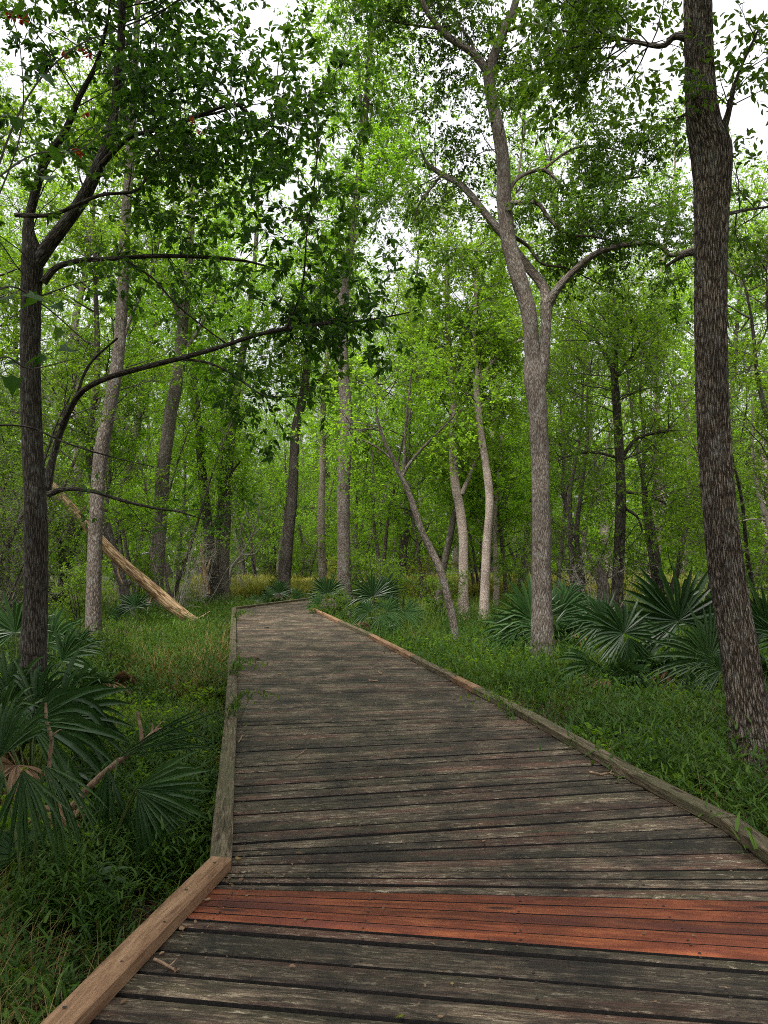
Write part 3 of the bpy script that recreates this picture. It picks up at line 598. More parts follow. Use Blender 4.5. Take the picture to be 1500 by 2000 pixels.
mid_tree('straight grey trunk of the close-set trio, the one nearest the deck end', 27.5,
    [(437, 1165, 24), (437, 1140, 20), (441, 1040, 18), (446, 940, 17), (452, 850, 16), (462, 770, 15), (474, 690, 14), (488, 600, 12), (500, 480, 9), (505, 330, 6)],
    [[(474, 690, 8), (500, 640, 6), (540, 600, 5), (570, 540, 3)]], 'bark_grey', 'leaf_bright', 1.1, .4, seed=15, group='close-set trio of trunks')
mid_tree('dark bent trunk standing past the far bend of the deck', 26,
    [(553, 1170, 30), (555, 1140, 24), (562, 1060, 22), (570, 980, 20), (575, 900, 19), (577, 840, 18), (590, 780, 17), (598, 730, 16), (605, 670, 13), (620, 600, 10), (630, 450, 7)],
    [[(598, 740, 10), (590, 690, 8), (560, 660, 5)], [(592, 780, 10), (620, 745, 7), (650, 720, 5)]], 'bark_dark', 'leaf_mid', 1.0, .5, seed=16)
mid_tree('pale whitish trunk between the dark bent trunk and the tall one at the bend', 33,
    [(628, 1150, 17), (629, 1130, 15), (628, 1040, 14), (629, 950, 13), (631, 860, 12), (632, 780, 11), (640, 690, 9), (655, 560, 7)], (), 'bark_pale', 'leaf_bright', 1.1, .45, seed=17)
T9 = mid_tree('tall brown trunk at the far bend beside the palmettos', 21,
    [(675, 1200, 34), (674, 1180, 28), (672, 1100, 26), (670, 1020, 25), (671, 940, 26), (676, 860, 26), (677, 810, 24), (671, 740, 22), (669, 660, 21), (671, 590, 19), (682, 500, 17), (692, 420, 15), (703, 320, 13), (714, 220, 12), (722, 100, 10), (730, -60, 8), (740, -300, 5)],
    [[(703, 310, 9), (706, 250, 8), (703, 180, 6), (700, 100, 4)], [(692, 470, 9), (720, 430, 7), (760, 370, 5), (800, 300, 4)], [(671, 600, 8), (640, 540, 6), (600, 470, 4)]],
    'bark_grey', 'leaf_bright', 1.9, .5, seed=18, l1=2.4)
T10 = mid_tree('thin grey trunk leaning over the grass, forked low with long bare arms', 14.6,
    [(896, 1262, 18), (890, 1235, 15), (878, 1180, 15), (862, 1120, 14), (845, 1080, 14), (825, 1040, 13), (806, 985, 12), (793, 950, 11), (780, 925, 9), (765, 890, 8), (750, 860, 7), (735, 800, 5), (740, 700, 4)],
    [[(784, 935, 8), (800, 905, 6), (830, 870, 5), (865, 835, 4), (900, 800, 3)], [(788, 930, 6), (790, 870, 5), (795, 800, 4), (805, 720, 3)], [(770, 900, 5), (730, 870, 4), (680, 850, 3)]],
    'bark_grey', 'leaf_bright', .25, .75, seed=19, ls=.08, l1=1.3, group='slender trunks in the grass')
mid_tree('pinkish-tan curved trunk, the one closer to the leaning thin tree', 20.5,
    [(905, 1205, 26), (905, 1180, 20), (905, 1100, 19), (904, 1040, 18), (898, 990, 18), (890, 950, 18), (885, 900, 16), (886, 830, 15), (884, 770, 14), (878, 700, 12), (875, 620, 9), (872, 480, 6)],
    [[(902, 965, 10), (915, 935, 8), (930, 900, 5), (960, 870, 3)], [(884, 760, 8), (900, 700, 6), (915, 620, 4)]], 'bark_pale', 'leaf_mid', 1.0, .5, seed=20, group='slender trunks in the grass')
mid_tree('pinkish-tan curved trunk rising right behind the front palmetto fan', 19.5,
    [(945, 1212, 24), (946, 1185, 19), (948, 1120, 18), (951, 1060, 17), (955, 1010, 16), (955, 960, 16), (948, 900, 15), (940, 850, 14), (934, 800, 13), (930, 750, 12), (934, 710, 12), (925, 690, 9), (928, 600, 7), (930, 480, 5)],
    [[(935, 745, 9), (960, 710, 7), (990, 680, 6), (1025, 660, 4)]], 'bark_pale', 'leaf_mid', 1.0, .5, seed=21, group='slender trunks in the grass')
mid_tree('grey trunk slanting behind the leaning thin tree', 25,
    [(852, 1185, 16), (858, 1160, 13), (868, 1100, 13), (880, 1040, 13), (886, 1010, 12), (900, 960, 9), (912, 900, 7), (925, 800, 5)], (), 'bark_grey', 'leaf_mid', .8, .5, seed=22, group='slender trunks in the grass')
mid_tree('distant pale trunk tilting in the gap before the twin-stemmed tree', 28,
    [(1015, 1160, 15), (1018, 1130, 12), (1026, 1070, 11), (1034, 1010, 11), (1040, 950, 10), (1055, 880, 8), (1070, 780, 5)], (), 'bark_grey', 'leaf_mid', .9, .4, seed=23, group='slender trunks in the grass')
mid_tree('short spotted trunk half hidden behind the front palmetto fan', 25,
    [(968, 1165, 13), (970, 1140, 11), (968, 1080, 10), (966, 1020, 9), (972, 940, 7), (980, 850, 5)], (), 'bark_pale', 'leaf_bright', .8, .4, seed=24, group='slender trunks in the grass')
T15 = mid_tree('dark straight tree with level side boughs, seen between the two big trunks', 15.5,
    [(1205, 1190, 30), (1206, 1150, 23), (1210, 1050, 21), (1213, 960, 19), (1211, 900, 18), (1207, 830, 16), (1203, 770, 16), (1200, 735, 14), (1203, 690, 9), (1208, 620, 6)],
    [[(1202, 740, 9), (1185, 700, 7), (1160, 660, 5), (1120, 630, 3)], [(1203, 735, 9), (1235, 695, 7), (1260, 650, 5), (1290, 610, 3)], [(1214, 895, 9), (1240, 860, 7), (1270, 848, 6), (1320, 840, 4)],
     [(1210, 895, 7), (1170, 885, 5), (1130, 885, 4), (1090, 900, 2)], [(1216, 990, 6), (1245, 1010, 5), (1255, 1040, 3)], [(1215, 960, 6), (1270, 970, 5), (1330, 1000, 3)], [(1200, 735, 7), (1203, 640, 6), (1195, 520, 4)]],
    'bark_dark', 'leaf_mid', .85, .5, seed=25, name='dark_tree', ls=.07, l1=1.5, group='dark trees past the palmettos')

# ------------------------------------------------------------------ woods behind: prototypes, then copies
def proto_tree(name, H, r, crown0, n, l1, bark, leafm, ls, n2=9, n3=5, nl=8, bend=.05, seed=1, multi=1, wd=.5, l2=.95, l3=.45, lean=.06):
    g = np.random.default_rng(seed); o = empty(name, (0, 0, 0), 'x', 'tree')
    tb = MB(); br = MB(); lf = MB()
    for q in range(multi):
        k = 7; z = np.linspace(-.15, H, k); dx = np.cumsum(g.normal(0, H * .014, k)) + z * g.normal(0, lean); dy = np.cumsum(g.normal(0, H * .014, k)) + z * g.normal(0, lean)
        if multi > 1: dx = dx + z * g.normal(0, .22); dy = dy + z * g.normal(0, .22)
        rows = np.stack([dx, dy, z, r * (1 - .9 * (np.linspace(0, 1, k)) ** 1.2)], 1)
        S = smooth_path(rows, 30); tube(tb, S[:, :3], S[:, 3], 12, 0, .05, .25, seed=seed + q)
        t = g.uniform(crown0, 1, n // multi) ; P = S[(t * 29).astype(int), :3]; az = g.uniform(0, 6.28, len(t)); up = .2 + .7 * t
        dr = np.stack([np.cos(az), np.sin(az), up], -1); sz = l1 * (1.25 - .65 * t) * g.uniform(.6, 1.2, len(t))
        P1 = grow(P, dr, sz, 6, .18, bend); tubes(br, P1, np.full(len(t), r * .22), np.full(len(t), r * .05), 4)
        oo, d, _ = sprout(P1, n2, .15, 1, .9, .55); P2 = grow(oo, d, l2 * rng.uniform(.5, 1.2, len(oo)), 4, .2, -.03); tubes(br, P2, np.full(len(oo), r * .07), np.full(len(oo), .003), 3)
        oo, d, _ = sprout(P2, n3, .2, 1, .9, .55); P3 = grow(oo, d, l3 * rng.uniform(.5, 1.2, len(oo)), 3, .2, -.04); tubes(br, P3, np.full(len(oo), .004), np.full(len(oo), .002), 3)
        if nl: oo, d, _ = sprout(P3, nl, .05, 1, .9, .5); leaves(lf, oo, d, ls, wd, 0, 1.0, False)
    tb.build('trunk', bark, o); br.build('branches', M['twig'] if nl else M['twig_pale'], o)
    if nl: lf.build('crown', leafm, o)
    return o
PR = {}
PR['canopy_a'] = proto_tree('canopy_tree', 20, .22, .35, 42, 3.6, M['bark_grey'], M['leaf_bright'], .12, n2=10, n3=6, nl=9, seed=101, l2=1.2, l3=.5)
PR['canopy_b'] = proto_tree('canopy_tree', 17, .17, .30, 38, 3.2, M['bark_dark'], M['leaf_mid'], .115, n2=10, n3=6, nl=9, seed=102, l2=1.1, l3=.5)
PR['canopy_c'] = proto_tree('canopy_tree', 22, .2, .45, 36, 3.0, M['bark_pale'], M['leaf_bright'], .12, n2=10, n3=6, nl=9, seed=103, l2=1.2, l3=.5)
PR['sapling_a'] = proto_tree('sapling_tree', 8, .07, .12, 34, 1.9, M['bark_grey'], M['leaf_bright'], .085, n2=8, n3=5, nl=8, seed=104, l2=.7, l3=.35, multi=2)
PR['sapling_b'] = proto_tree('sapling_tree', 6, .05, .1, 30, 1.6, M['bark_dark'], M['leaf_mid'], .08, n2=8, n3=5, nl=8, seed=105, l2=.6, l3=.3, multi=3)
PR['sapling_c'] = proto_tree('sapling_tree', 10, .08, .2, 36, 2.1, M['bark_grey'], M['leaf_bright'], .095, n2=8, n3=5, nl=8, seed=106, l2=.8, l3=.35)
PR['dark_a'] = proto_tree('thicket_tree', 7.5, .09, .06, 40, 1.9, M['bark_dark'], M['leaf_olive'], .05, n2=10, n3=7, nl=9, seed=107, l2=.7, l3=.3, multi=3, wd=.55)
PR['dark_b'] = proto_tree('thicket_tree', 5, .06, .05, 36, 1.5, M['bark_dark'], M['leaf_olive'], .05, n2=10, n3=6, nl=9, seed=108, l2=.6, l3=.28, multi=4, wd=.55)
PR['shrub_a'] = proto_tree('leafy_shrub', 1.8, .02, .1, 30, .7, M['bark_dark'], M['leaf_mid'], .06, n2=6, n3=4, nl=7, seed=109, l2=.3, l3=.18, multi=6, wd=.5)
PR['shrub_b'] = proto_tree('leafy_shrub', 1.3, .02, .1, 26, .6, M['bark_dark'], M['leaf_yellow'], .055, n2=5, n3=4, nl=6, seed=110, l2=.28, l3=.16, multi=6, wd=.4)
PR['brush'] = proto_tree('bare_brush', 2.4, .018, .1, 34, 1.0, M['twig_pale'], None, .05, n2=5, n3=3, nl=0, seed=111, l2=.45, l3=.25, multi=9, lean=.12)
PR['vinebush'] = proto_tree('tangled_brush', 3.2, .025, .05, 44, 1.3, M['bark_dark'], M['leaf_olive'], .045, n2=7, n3=4, nl=4, seed=112, l2=.7, l3=.4, multi=8, wd=.5, lean=.15)
for k in ('sapling_a', 'sapling_b', 'sapling_c', 'dark_a', 'dark_b', 'shrub_a', 'shrub_b', 'brush', 'vinebush'):
    pass
used = set(); PLACED = []
def put(kind, x, y, s=1.0, rz=None, cat=None, look='', group='', zs=None):
    src = PR[kind]; o = src if kind not in used else copy_tree(src); used.add(kind)
    o.location = (x, y, float(gh(x, y)) - .02); o.rotation_euler = (0, 0, rng.uniform(0, 6.28) if rz is None else rz); o.scale = (s, s, s * (zs or 1))
    PLACED.append((o, x, y, look, cat, group)); return o
LOOK = dict(canopy_a=('tall broad green tree', 'tree', 'tall trees of the woods'), canopy_b=('dark-barked green tree', 'tree', 'tall trees of the woods'),
            canopy_c=('tall pale-barked green tree', 'tree', 'tall trees of the woods'), sapling_a=('twin-stemmed bright green sapling', 'sapling', 'young trees of the woods'),
            sapling_b=('low many-stemmed sapling', 'sapling', 'young trees of the woods'), sapling_c=('slim single-stemmed sapling', 'sapling', 'young trees of the woods'),
            dark_a=('dense dark small-leaved tree', 'tree', 'dark small-leaved thicket trees'), dark_b=('low dense dark thicket bush', 'bush', 'dark small-leaved thicket trees'),
            shrub_a=('knee-high leafy green shrub', 'shrub', 'low shrubs'), shrub_b=('yellowish low shrub', 'shrub', 'low shrubs'),
            brush=('bare pale dry brush', 'brush', 'bare brush'), vinebush=('tangled dark twiggy brush', 'brush', 'twiggy brush'))
def at(kind, x, d, s=1.0, **kw):
    X = (x - 750) / F * d; return put(kind, X, d, s, look=LOOK[kind][0], cat=LOOK[kind][1], group=LOOK[kind][2], **kw)
# tall canopy trees
for kind, x, d, s in [('canopy_b', -60, 13, .8), ('canopy_a', 120, 24, .9), ('canopy_a', 250, 33, 1.0), ('canopy_b', 760, 30, .95),
                      ('canopy_c', 960, 33, 1), ('canopy_a', 1180, 34, 1), ('canopy_c', 1290, 26, .8), ('canopy_a', 1420, 29, .75),
                      ('canopy_b', 1560, 21, .7), ('canopy_a', 20, 38, 1), ('canopy_c', -120, 26, 1), ('canopy_a', 700, 50, 1.0), ('canopy_b', 330, 52, 1.1), ('canopy_c', 460, 60, 1.1),
                      ('canopy_a', 900, 54, 1), ('canopy_b', 1030, 50, 1.1), ('canopy_a', 1330, 46, 1), ('canopy_c', 1500, 44, 1), ('canopy_b', 600, 58, 1.1), ('canopy_b', 150, 55, 1.1), ('canopy_c', 1200, 60, 1.1),
                      ('canopy_a', 0, 62, 1.1), ('canopy_b', 800, 66, 1.1), ('canopy_b', 240, 18.5, .75)]:
    at(kind, x, d, s)
for kind, x, d, s in [('sapling_a', 260, 26, 1.0), ('sapling_c', 190, 20, .9), ('sapling_b', 90, 20, 1.0), ('sapling_a', 20, 22, 1.1), ('sapling_c', 350, 31, 1), ('sapling_b', 500, 44, 1.2),
                      ('sapling_c', 540, 40, 1.1), ('sapling_a', 600, 42, 1.2), ('sapling_c', 700, 33, 1.1), ('sapling_a', 740, 28, 1.1), ('sapling_c', 830, 28, 1.1),
                      ('sapling_b', 930, 30, 1.2), ('sapling_c', 985, 27, 1.0), ('sapling_a', 1030, 32, 1.2), ('sapling_a', 1130, 27, 1.2), ('sapling_c', 1090, 23, .9), ('sapling_c', 1290, 23, 1.0),
                      ('sapling_a', 1430, 18, .9), ('sapling_b', 1500, 14, .9), ('sapling_c', 1560, 17, 1), ('sapling_a', 400, 48, 1.3), ('sapling_c', 300, 42, 1.3), ('sapling_b', 160, 34, 1.4), ('sapling_a', 60, 32, 1.3),
                      ('sapling_b', -80, 15, 1.2), ('sapling_a', 690, 46, 1.3), ('sapling_c', 840, 45, 1.3), ('sapling_b', 960, 43, 1.4), ('sapling_a', 1180, 38, 1.3), ('sapling_b', 560, 52, 1.5), ('sapling_a', 770, 55, 1.5),
                      ('sapling_c', 430, 56, 1.5), ('sapling_a', 330, 24, .85), ('sapling_b', 1380, 22, 1.1)]:
    at(kind, x, d, s)
for kind, x, d, s in [('dark_a', 1130, 19, .9), ('dark_a', 1285, 18.5, .9), 
                      ('dark_a', 1560, 12, .9), ('dark_a', 20, 21, .8), ('dark_b', 130, 23, 1.1), ('dark_b', -40, 11.5, .9), ('dark_a', 240, 29, 1.0),
                      ('dark_b', 480, 50, 1.4), ('dark_b', 540, 47, 1.1), ('dark_b', 640, 49, 1.2), ('dark_b', 700, 42, 1.1), ('dark_b', 780, 44, 1.2), ('dark_b', 850, 48, 1.3), ('dark_b', 940, 46, 1.3), ('dark_b', 1020, 42, 1.3),
                      ('dark_a', 590, 60, 1.4), ('dark_a', 730, 62, 1.4), ('dark_a', 880, 62, 1.4), ('dark_a', 440, 66, 1.5), ('dark_a', 300, 60, 1.4), ('dark_a', 1060, 58, 1.4), ('dark_a', 1200, 52, 1.4), ('dark_a', 100, 48, 1.4),
                      ('dark_a', 1400, 38, 1.3), ('dark_a', -60, 34, 1.3), ('dark_a', 200, 45, 1.3), ('dark_a', 520, 72, 1.6), ('dark_a', 650, 74, 1.6), ('dark_a', 800, 76, 1.6), ('dark_a', 960, 72, 1.6)]:
    if d >= 42 and x not in (540, 640, 780): kind = 'sapling_b' if kind == 'dark_b' else 'sapling_c'
    at(kind, x, d, s)
for kind, x, d, s in [('shrub_a', 740, 21, .9), ('shrub_a', 700, 26, 1), ('shrub_b', 820, 27, 1), ('shrub_a', 780, 17.5, .7), ('shrub_a', 860, 20, .7), 
                      ('shrub_a', 440, 38, 1), ('shrub_b', 900, 33, 1), ('shrub_a', 1000, 22, .8), ('shrub_b', 660, 38, 1), ('shrub_a', 590, 40, 1.2), ('shrub_b', 545, 31, .7), ('shrub_a', 270, 20, .9), ('shrub_a', 160, 15.5, .8),
                      ('shrub_a', 215, 10.5, .45), ('shrub_a', 650, 18.5, .45), ('shrub_a', 690, 17.2, .4)]:
    at(kind, x, d, s)
for kind, x, d, s in [('brush', 345, 21, .9), ('brush', 400, 25, .9), ('brush', 480, 31, .8), ('vinebush', -30, 10.5, .8), 
                      ('brush', 1170, 15, .6), ]:
    at(kind, x, d, s)
# unseen trees, added so their crowns shade the near end of the deck
for kind, X_, Y_, s in [('canopy_b', -3.7, 2.4, .85), ('canopy_a', 3.6, 1.4, .85), ('canopy_a', -3.6, -2.6, .9), ('canopy_b', 3.4, -3.4, .9), ('canopy_b', -5.8, .2, .9), ('canopy_a', 6.0, -.8, .9), ('canopy_a', 4.6, 4.4, .95), ('dark_a', -3.1, 1.1, .8), ('dark_a', -5.2, 5.0, .85), ('dark_b', 4.9, 2.4, .8), ('canopy_b', -2.7, .3, .75), ('canopy_b', 2.7, .2, .7), ('canopy_a', -5.0, 3.0, .8), ('canopy_a', 1.6, -3.6, .8), ('canopy_c', -1.9, -2.2, .7)]:
    put(kind, X_, Y_, s, look=LOOK[kind][0], cat='tree', group='unseen trees added to shade the near end of the deck')
LM = [(-999, 'frame edge'), (66, 'dark forked tree'), (185, 'log-side trunk'), (310, 'tilting trunk'), (428, 'trunk trio'), (560, 'bent trunk'), (674, 'bend trunk'), (850, 'leaning trunk'), (948, 'tan trunks'), (1058, 'forked grey tree'), (1208, 'level-boughed tree'), (1420, 'ridged oak'), (9999, 'far corner')]
from collections import defaultdict
buckets = defaultdict(list)
for rec in PLACED:
    o, X_, Y_, look, cat, group = rec
    if Y_ < 5.1 and abs(X_) > .6 * Y_ and Y_ > 4.3:
        tag(o, look + (' beside the deck past the palmettos, added out of frame for shade' if X_ < 0 else ' behind the oak, added unseen to shade the deck'), cat, group); continue
    if Y_ < 3.5:
        nth = sum(1 for q in buckets['near'] if q == (X_ > 0, Y_ > 0)); buckets['near'].append((X_ > 0, Y_ > 0)); look = ('', 'outer ', 'farther ', 'outermost ', 'last ')[min(nth, 4)] + look
        lab = look + [' added unseen to shade the deck start beside the palmettos', ' added unseen to shade the deck start beside the oak', ' added behind the viewer for shade, by the far kerb', ' added behind the viewer for shade, on the palmetto side'][(0 if X_ < 0 else 1) if Y_ > 0 else (2 if X_ > 0 else 3)]
        tag(o, lab, cat, group); continue
    xp = 750 + X_ / Y_ * F; k = max(i for i, l in enumerate(LM) if xp >= l[0])
    rng_ = 'close by' if Y_ < 16 else 'midway off' if Y_ < 30 else 'past the meadow' if Y_ < 50 else 'deep in the woods'
    a_, b_ = LM[k][1], LM[k + 1][1]
    where = f'past {b_}' if k == 0 else f'beyond {a_}' if k + 1 == len(LM) - 1 else f'between {a_} and {b_}'
    buckets[(look, rng_, where)].append((xp, Y_, o, cat, group))
buckets.pop('near', None)
for (look, rng_, where), L0 in buckets.items():
    L0.sort(key=lambda q: q[1])
    for i, (xp, Y_, o, cat, group) in enumerate(L0):
        od = '' if len(L0) == 1 else ('nearer ', 'farther ')[i] if len(L0) == 2 else ('nearest ', 'second nearest ', 'third nearest ', 'fourth nearest ')[i]
        tag(o, f'{od}{look} {rng_} {where}'.replace('  ', ' '), cat, group)
# distant woods closing the view
far = MB(); farb = MB()
for k in range(190):
    a = R(rng.uniform(-62, 62)); d = rng.uniform(66, 110); x, y = d * math.sin(a), d * math.cos(a); h = rng.uniform(11, 18); n = 900
    u = rng.normal(size=(n, 3)); u = nrm(u) * rng.uniform(.3, 1, (n, 1)) ** .4; cl = np.array([x, y, h * .52 - .3]) + u * np.array([3.4, 3.4, h * .5]) * (1 + .25 * np.sin(u[:, :1] * 5 + k))
    leaves(far, cl, nrm(rng.normal(size=(n, 3))), .55, .6, 0, .6)
    tube(farb, np.array([[x, y, -1], [x + .4, y, h * .4], [x, y, h * .9]]), [.25, .18, .05], 6, seed=k)
for k in range(160):
    a = R(rng.uniform(-62, 62)); d = rng.uniform(56, 90); x, y = d * math.sin(a), d * math.cos(a); n = 500
    u = nrm(rng.normal(size=(n, 3))) * rng.uniform(.3, 1, (n, 1)) ** .4; leaves(far, np.array([x, y, 1.6]) + u * np.array([3.2, 3.2, 2.6]), nrm(rng.normal(size=(n, 3))), .4, .6, 0, .6)
fo = far.build('distant_woods', M['leaf_mid']); tag(fo, 'mass of far trees closing off the view past the meadow', 'woods', kind='stuff')
fb = farb.build('distant_trunks', M['bark_dark']); tag(fb, 'mass of far dark trunks standing in the woods past the meadow', 'woods', kind='stuff')

# ------------------------------------------------------------------ palmettos
def frond(mb, hub, axis, normal, rad, nseg=26, spread=115, fold=.25, droop=.25, width=.058, mat=0, g=None, joined=.42, seed=0):
    """fan leaf: nseg folded blades radiating from the hub over +-spread degrees about the axis"""
    g = np.random.default_rng(seed); axis = nrm(np.array(axis, float)); nn = np.array(normal, float); nn = nrm(nn - axis * nn.dot(axis)); sd_ = np.cross(nn, axis); K = 7
    for q in range(nseg):
        a = R(-spread + 2 * spread * (q + .5) / nseg + g.normal(0, 2.4)); d = axis * math.cos(a) + sd_ * math.sin(a)
        L = rad * (.78 + .22 * math.cos(a * .75)) * g.uniform(.82, 1.08); t = np.linspace(0, 1, K); dr = droop * g.uniform(.6, 2.4)
        wv = np.interp(t, [0, joined, .65, .87, 1], [.1, 1, .85, .45, .03]) * min(width * rad, 2 * R(spread) / nseg * L * joined * .9 + .001) * g.uniform(.75, 1.1)
        pts = hub + d * (t * L)[:, None] + nn * (.10 * rad * np.sin(t * 1.6) * fold * 2)[:, None]; pts[:, 2] -= dr * L * t ** 2.6 * .9
        if g.random() < .2: pts[:, 2] -= np.clip(t - g.uniform(.4, .7), 0, 1) * L * g.uniform(.3, .9)
        pts = pts + nn * (g.normal(0, .05) * t ** 1.5 * L)[:, None]
        s = nrm(np.cross(nrm(np.gradient(pts, axis=0)), nn)); rid = nn * .75
        V = np.stack([pts - s * wv[:, None] + rid * wv[:, None], pts, pts + s * wv[:, None] + rid * wv[:, None]], 1)
        i = np.arange(K - 1)[:, None] * 3; j = np.arange(2)[None]
        mb.add(V, np.stack([i + j, i + 1 + j, i + 4 + j, i + 3 + j], -1).reshape(-1, 4), mat, rv=g.uniform(0, 1), smooth=False)
PS = [0]
def palmetto(label, x, y, d, fronds, rand=0, rr=.6, group='palmettos beside the deck', dead=0, mname='palm', zb=None):
    """fronds: (hub px x, hub px y, radius px, axis angle in the picture (deg, 90 = up), facing tilt, depth offset)"""
    g = np.random.default_rng(900 + PS[0]); PS[0] += 1
    B = px(x, y, d); base = np.array([B[0], B[1], float(gh(B[0], B[1])) - .03]); o = empty('dwarf_palmetto', base, label, 'palmetto', group)
    def one(hub, ax, nn, rad, nseg, spread, droop, mt, sd):
        mb = MB(); mid = base * .45 + hub * .55 + np.array([0, 0, .04]); P = smooth_path(np.array([[*base, .013], [*mid, .010], [*hub, .007]]), 12)
        tube(mb, P[:, :3], P[:, 3] * .8, 6, 1 if mt != 'dead' else 0, seed=sd); frond(mb, hub, ax, nn, rad, nseg, spread, droop=droop, seed=sd)
        shift(mb, base).build('frond', [M[mt], M['palm_olive']], o)
    for k, f in enumerate(fronds):
        hx, hy, rp, ang, tilt = f[:5]; dd = f[5] if len(f) > 5 else 0; spread = f[6] if len(f) > 6 else 105; dr = f[7] if len(f) > 7 else .12
        hub = px(hx, hy, d + dd); ax = np.array([math.cos(R(ang)), .15 * math.sin(k), math.sin(R(ang))]); nn = np.array([math.sin(R(tilt)), -math.cos(R(tilt)), .35])
        one(hub, ax, nn, rp / F * (d + dd), 34 if spread > 60 else 16, spread, dr, f[8] if len(f) > 8 else mname, 50 * PS[0] + k)
    for k in range(rand):
        az = g.uniform(0, 6.28); el_ = g.uniform(.35, 1.2); L = rr * g.uniform(.7, 1.1)
        ax = np.array([math.cos(az) * math.cos(el_), math.sin(az) * math.cos(el_), math.sin(el_)]); hub = base + ax * L * g.uniform(.6, 1.0); ax2 = nrm(ax + np.array([0, 0, -.35 * g.uniform(0, 1.5)]))
        nn = np.cross(ax2, [math.sin(az), -math.cos(az), 0]); nn = nn if nn[2] > 0 else -nn
        one(hub, ax2, nn + g.normal(0, .3, 3), rr * g.uniform(.75, 1.05), 22, 100, g.uniform(.2, .5), mname, 70 * PS[0] + k)
    for k in range(dead):
        az = g.uniform(0, 6.28); ax = np.array([math.cos(az), math.sin(az), .15]); hub = base + ax * rr * .5 + np.array([0, 0, .28])
        one(hub, nrm(ax + np.array([0, 0, -.3])), np.array([0, 0, 1.0]) + g.normal(0, .5, 3), rr * .8, 16, 70, .35, 'dead', 90 * PS[0] + k)
    return o
palmetto('largest palmetto, its big round fan spread right before the ridged oak trunk', 1325, 1330, 9.6,
    [(1325, 1212, 138, 95, 0, 0, 125, .06), (1385, 1290, 130, 128, -10, -.8, 75, .2), (1345, 1312, 60, -80, 10, -1.2, 70, .25), (1290, 1300, 110, 190, 0, -.3, 60, .25), (1400, 1225, 105, 70, -20, .5, 100, .15)], rand=6, rr=.6, dead=3)
palmetto('palmetto with a splayed star-shaped fan between the twin-stemmed tree and the oak', 1215, 1320, 9.2,
    [(1218, 1236, 92, 118, 5, 0, 140, .15), (1180, 1215, 85, 150, -10, .5, 90, .2), (1228, 1245, 60, -80, 0, -.1, 60, .3), (1165, 1300, 90, 190, 0, .2, 60, .3)], rand=4, rr=.5, dead=4)
palmetto('palmetto with one flat upright fan showing just in front of the tan trunks', 1035, 1262, 13.0,
    [(1040, 1212, 100, 118, 12, 0, 105, .05), (1010, 1235, 80, 178, 0, -.2, 60, .25), (1060, 1235, 60, 150, 0, -.2, 90, .3)], rand=3, rr=.45, dead=1)
palmetto('palmetto peeping out behind the twin-stemmed tree on its oak side', 1095, 1275, 13.2,
    [(1090, 1200, 75, 60, -10, 0, 110, .15), (1105, 1170, 60, 40, -15, .4, 100, .2), (1085, 1215, 60, -20, 0, -.2, 80, .3), (1120, 1205, 60, 60, 0, .2, 90, .2)], rand=6, rr=.55, dead=3)
palmetto('tall palmetto whose fan shows past the outer side of the oak trunk', 1520, 1340, 8.6,
    [(1500, 1230, 115, 100, 0, 0, 125, .06), (1450, 1260, 90, 160, 0, .8, 80, .2), (1560, 1270, 120, 60, 0, -.3, 100, .2)], rand=4, rr=.6, dead=1)
palmetto('small dark palmetto low between the oak and the biggest palmetto fan', 1440, 1360, 8.0, [(1410, 1310, 70, 150, 0, 0, 80, .3)], rand=3, rr=.4)
palmetto('dark palmetto tuft by the tall brown trunk, on its deck side', 640, 1200, 19.5,
    [(640, 1160, 50, 95, 0, 0, 115, .08), (628, 1178, 36, 160, 0, -.3, 80, .2), (655, 1175, 40, 40, 0, .1, 80, .2)], rand=2, rr=.45, group='palmettos at the far bend')
palmetto('bushy dark palmetto clump on the grass side of the tall brown trunk', 735, 1225, 15.8,
    [(728, 1165, 58, 105, 5, 0, 110, .1), (748, 1160, 50, 75, -10, .3, 110, .15), (722, 1195, 42, 130, 10, -.5, 100, .3), (755, 1195, 45, 40, 0, -.4, 90, .3), (790, 1195, 45, 10, 0, -.3, 70, .2), (745, 1200, 40, -70, 0, -.8, 70, .3)], rand=8, rr=.5, dead=1, group='palmettos at the far bend')
palmetto('low palmetto spread at the foot of the dark bent trunk', 545, 1180, 24,
    [(545, 1158, 36, 95, 0, 0, 115, .1), (530, 1165, 24, 150, 0, -.3, 90, .2), (575, 1170, 34, 40, 0, -1.0, 70, .2)], rand=3, rr=.5, group='palmettos at the far bend')
palmetto('small flat palmetto almost touching the far kerb corner', 515, 1182, 22, [(497, 1172, 18, 60, 0, 0, 100, .3)], rand=2, rr=.35, group='palmettos at the far bend')
palmetto('dark palmetto hidden behind the dark forked tree base', 40, 1290, 9.5,
    [(30, 1235, 95, 110, 0, 0, 110, .15), (95, 1262, 100, 40, 0, 0, 60, .2), (0, 1255, 90, 150, 0, 0, 90, .2)], rand=6, rr=.6, group='palmettos below the dark tree')
palmetto('big dark palmetto in front of the forked tree, long fans reaching toward the deck', 60, 1480, 5.6,
    [(70, 1385, 165, 50, 0, .2, 75, .3), (60, 1415, 200, 5, 0, -.3, 60, .4), (20, 1370, 140, 100, 0, .4, 90, .3), (110, 1400, 165, 30, 0, .1, 50, .2), (0, 1420, 150, 130, 0, 0, 90, .2)], rand=6, rr=.55, dead=4, group='palmettos below the dark tree')
palmetto('nearest palmetto, with fans folded over and hanging down above the litter', 60, 1640, 3.9,
    [(45, 1505, 140, -80, 10, -.1, 40, .1), (85, 1495, 135, -50, -10, 0, 30, .5), (0, 1480, 170, 120, 0, .4, 80, .2), (10, 1520, 160, 200, 0, .2, 70, .3)], rand=2, rr=.4, group='palmettos below the dark tree')
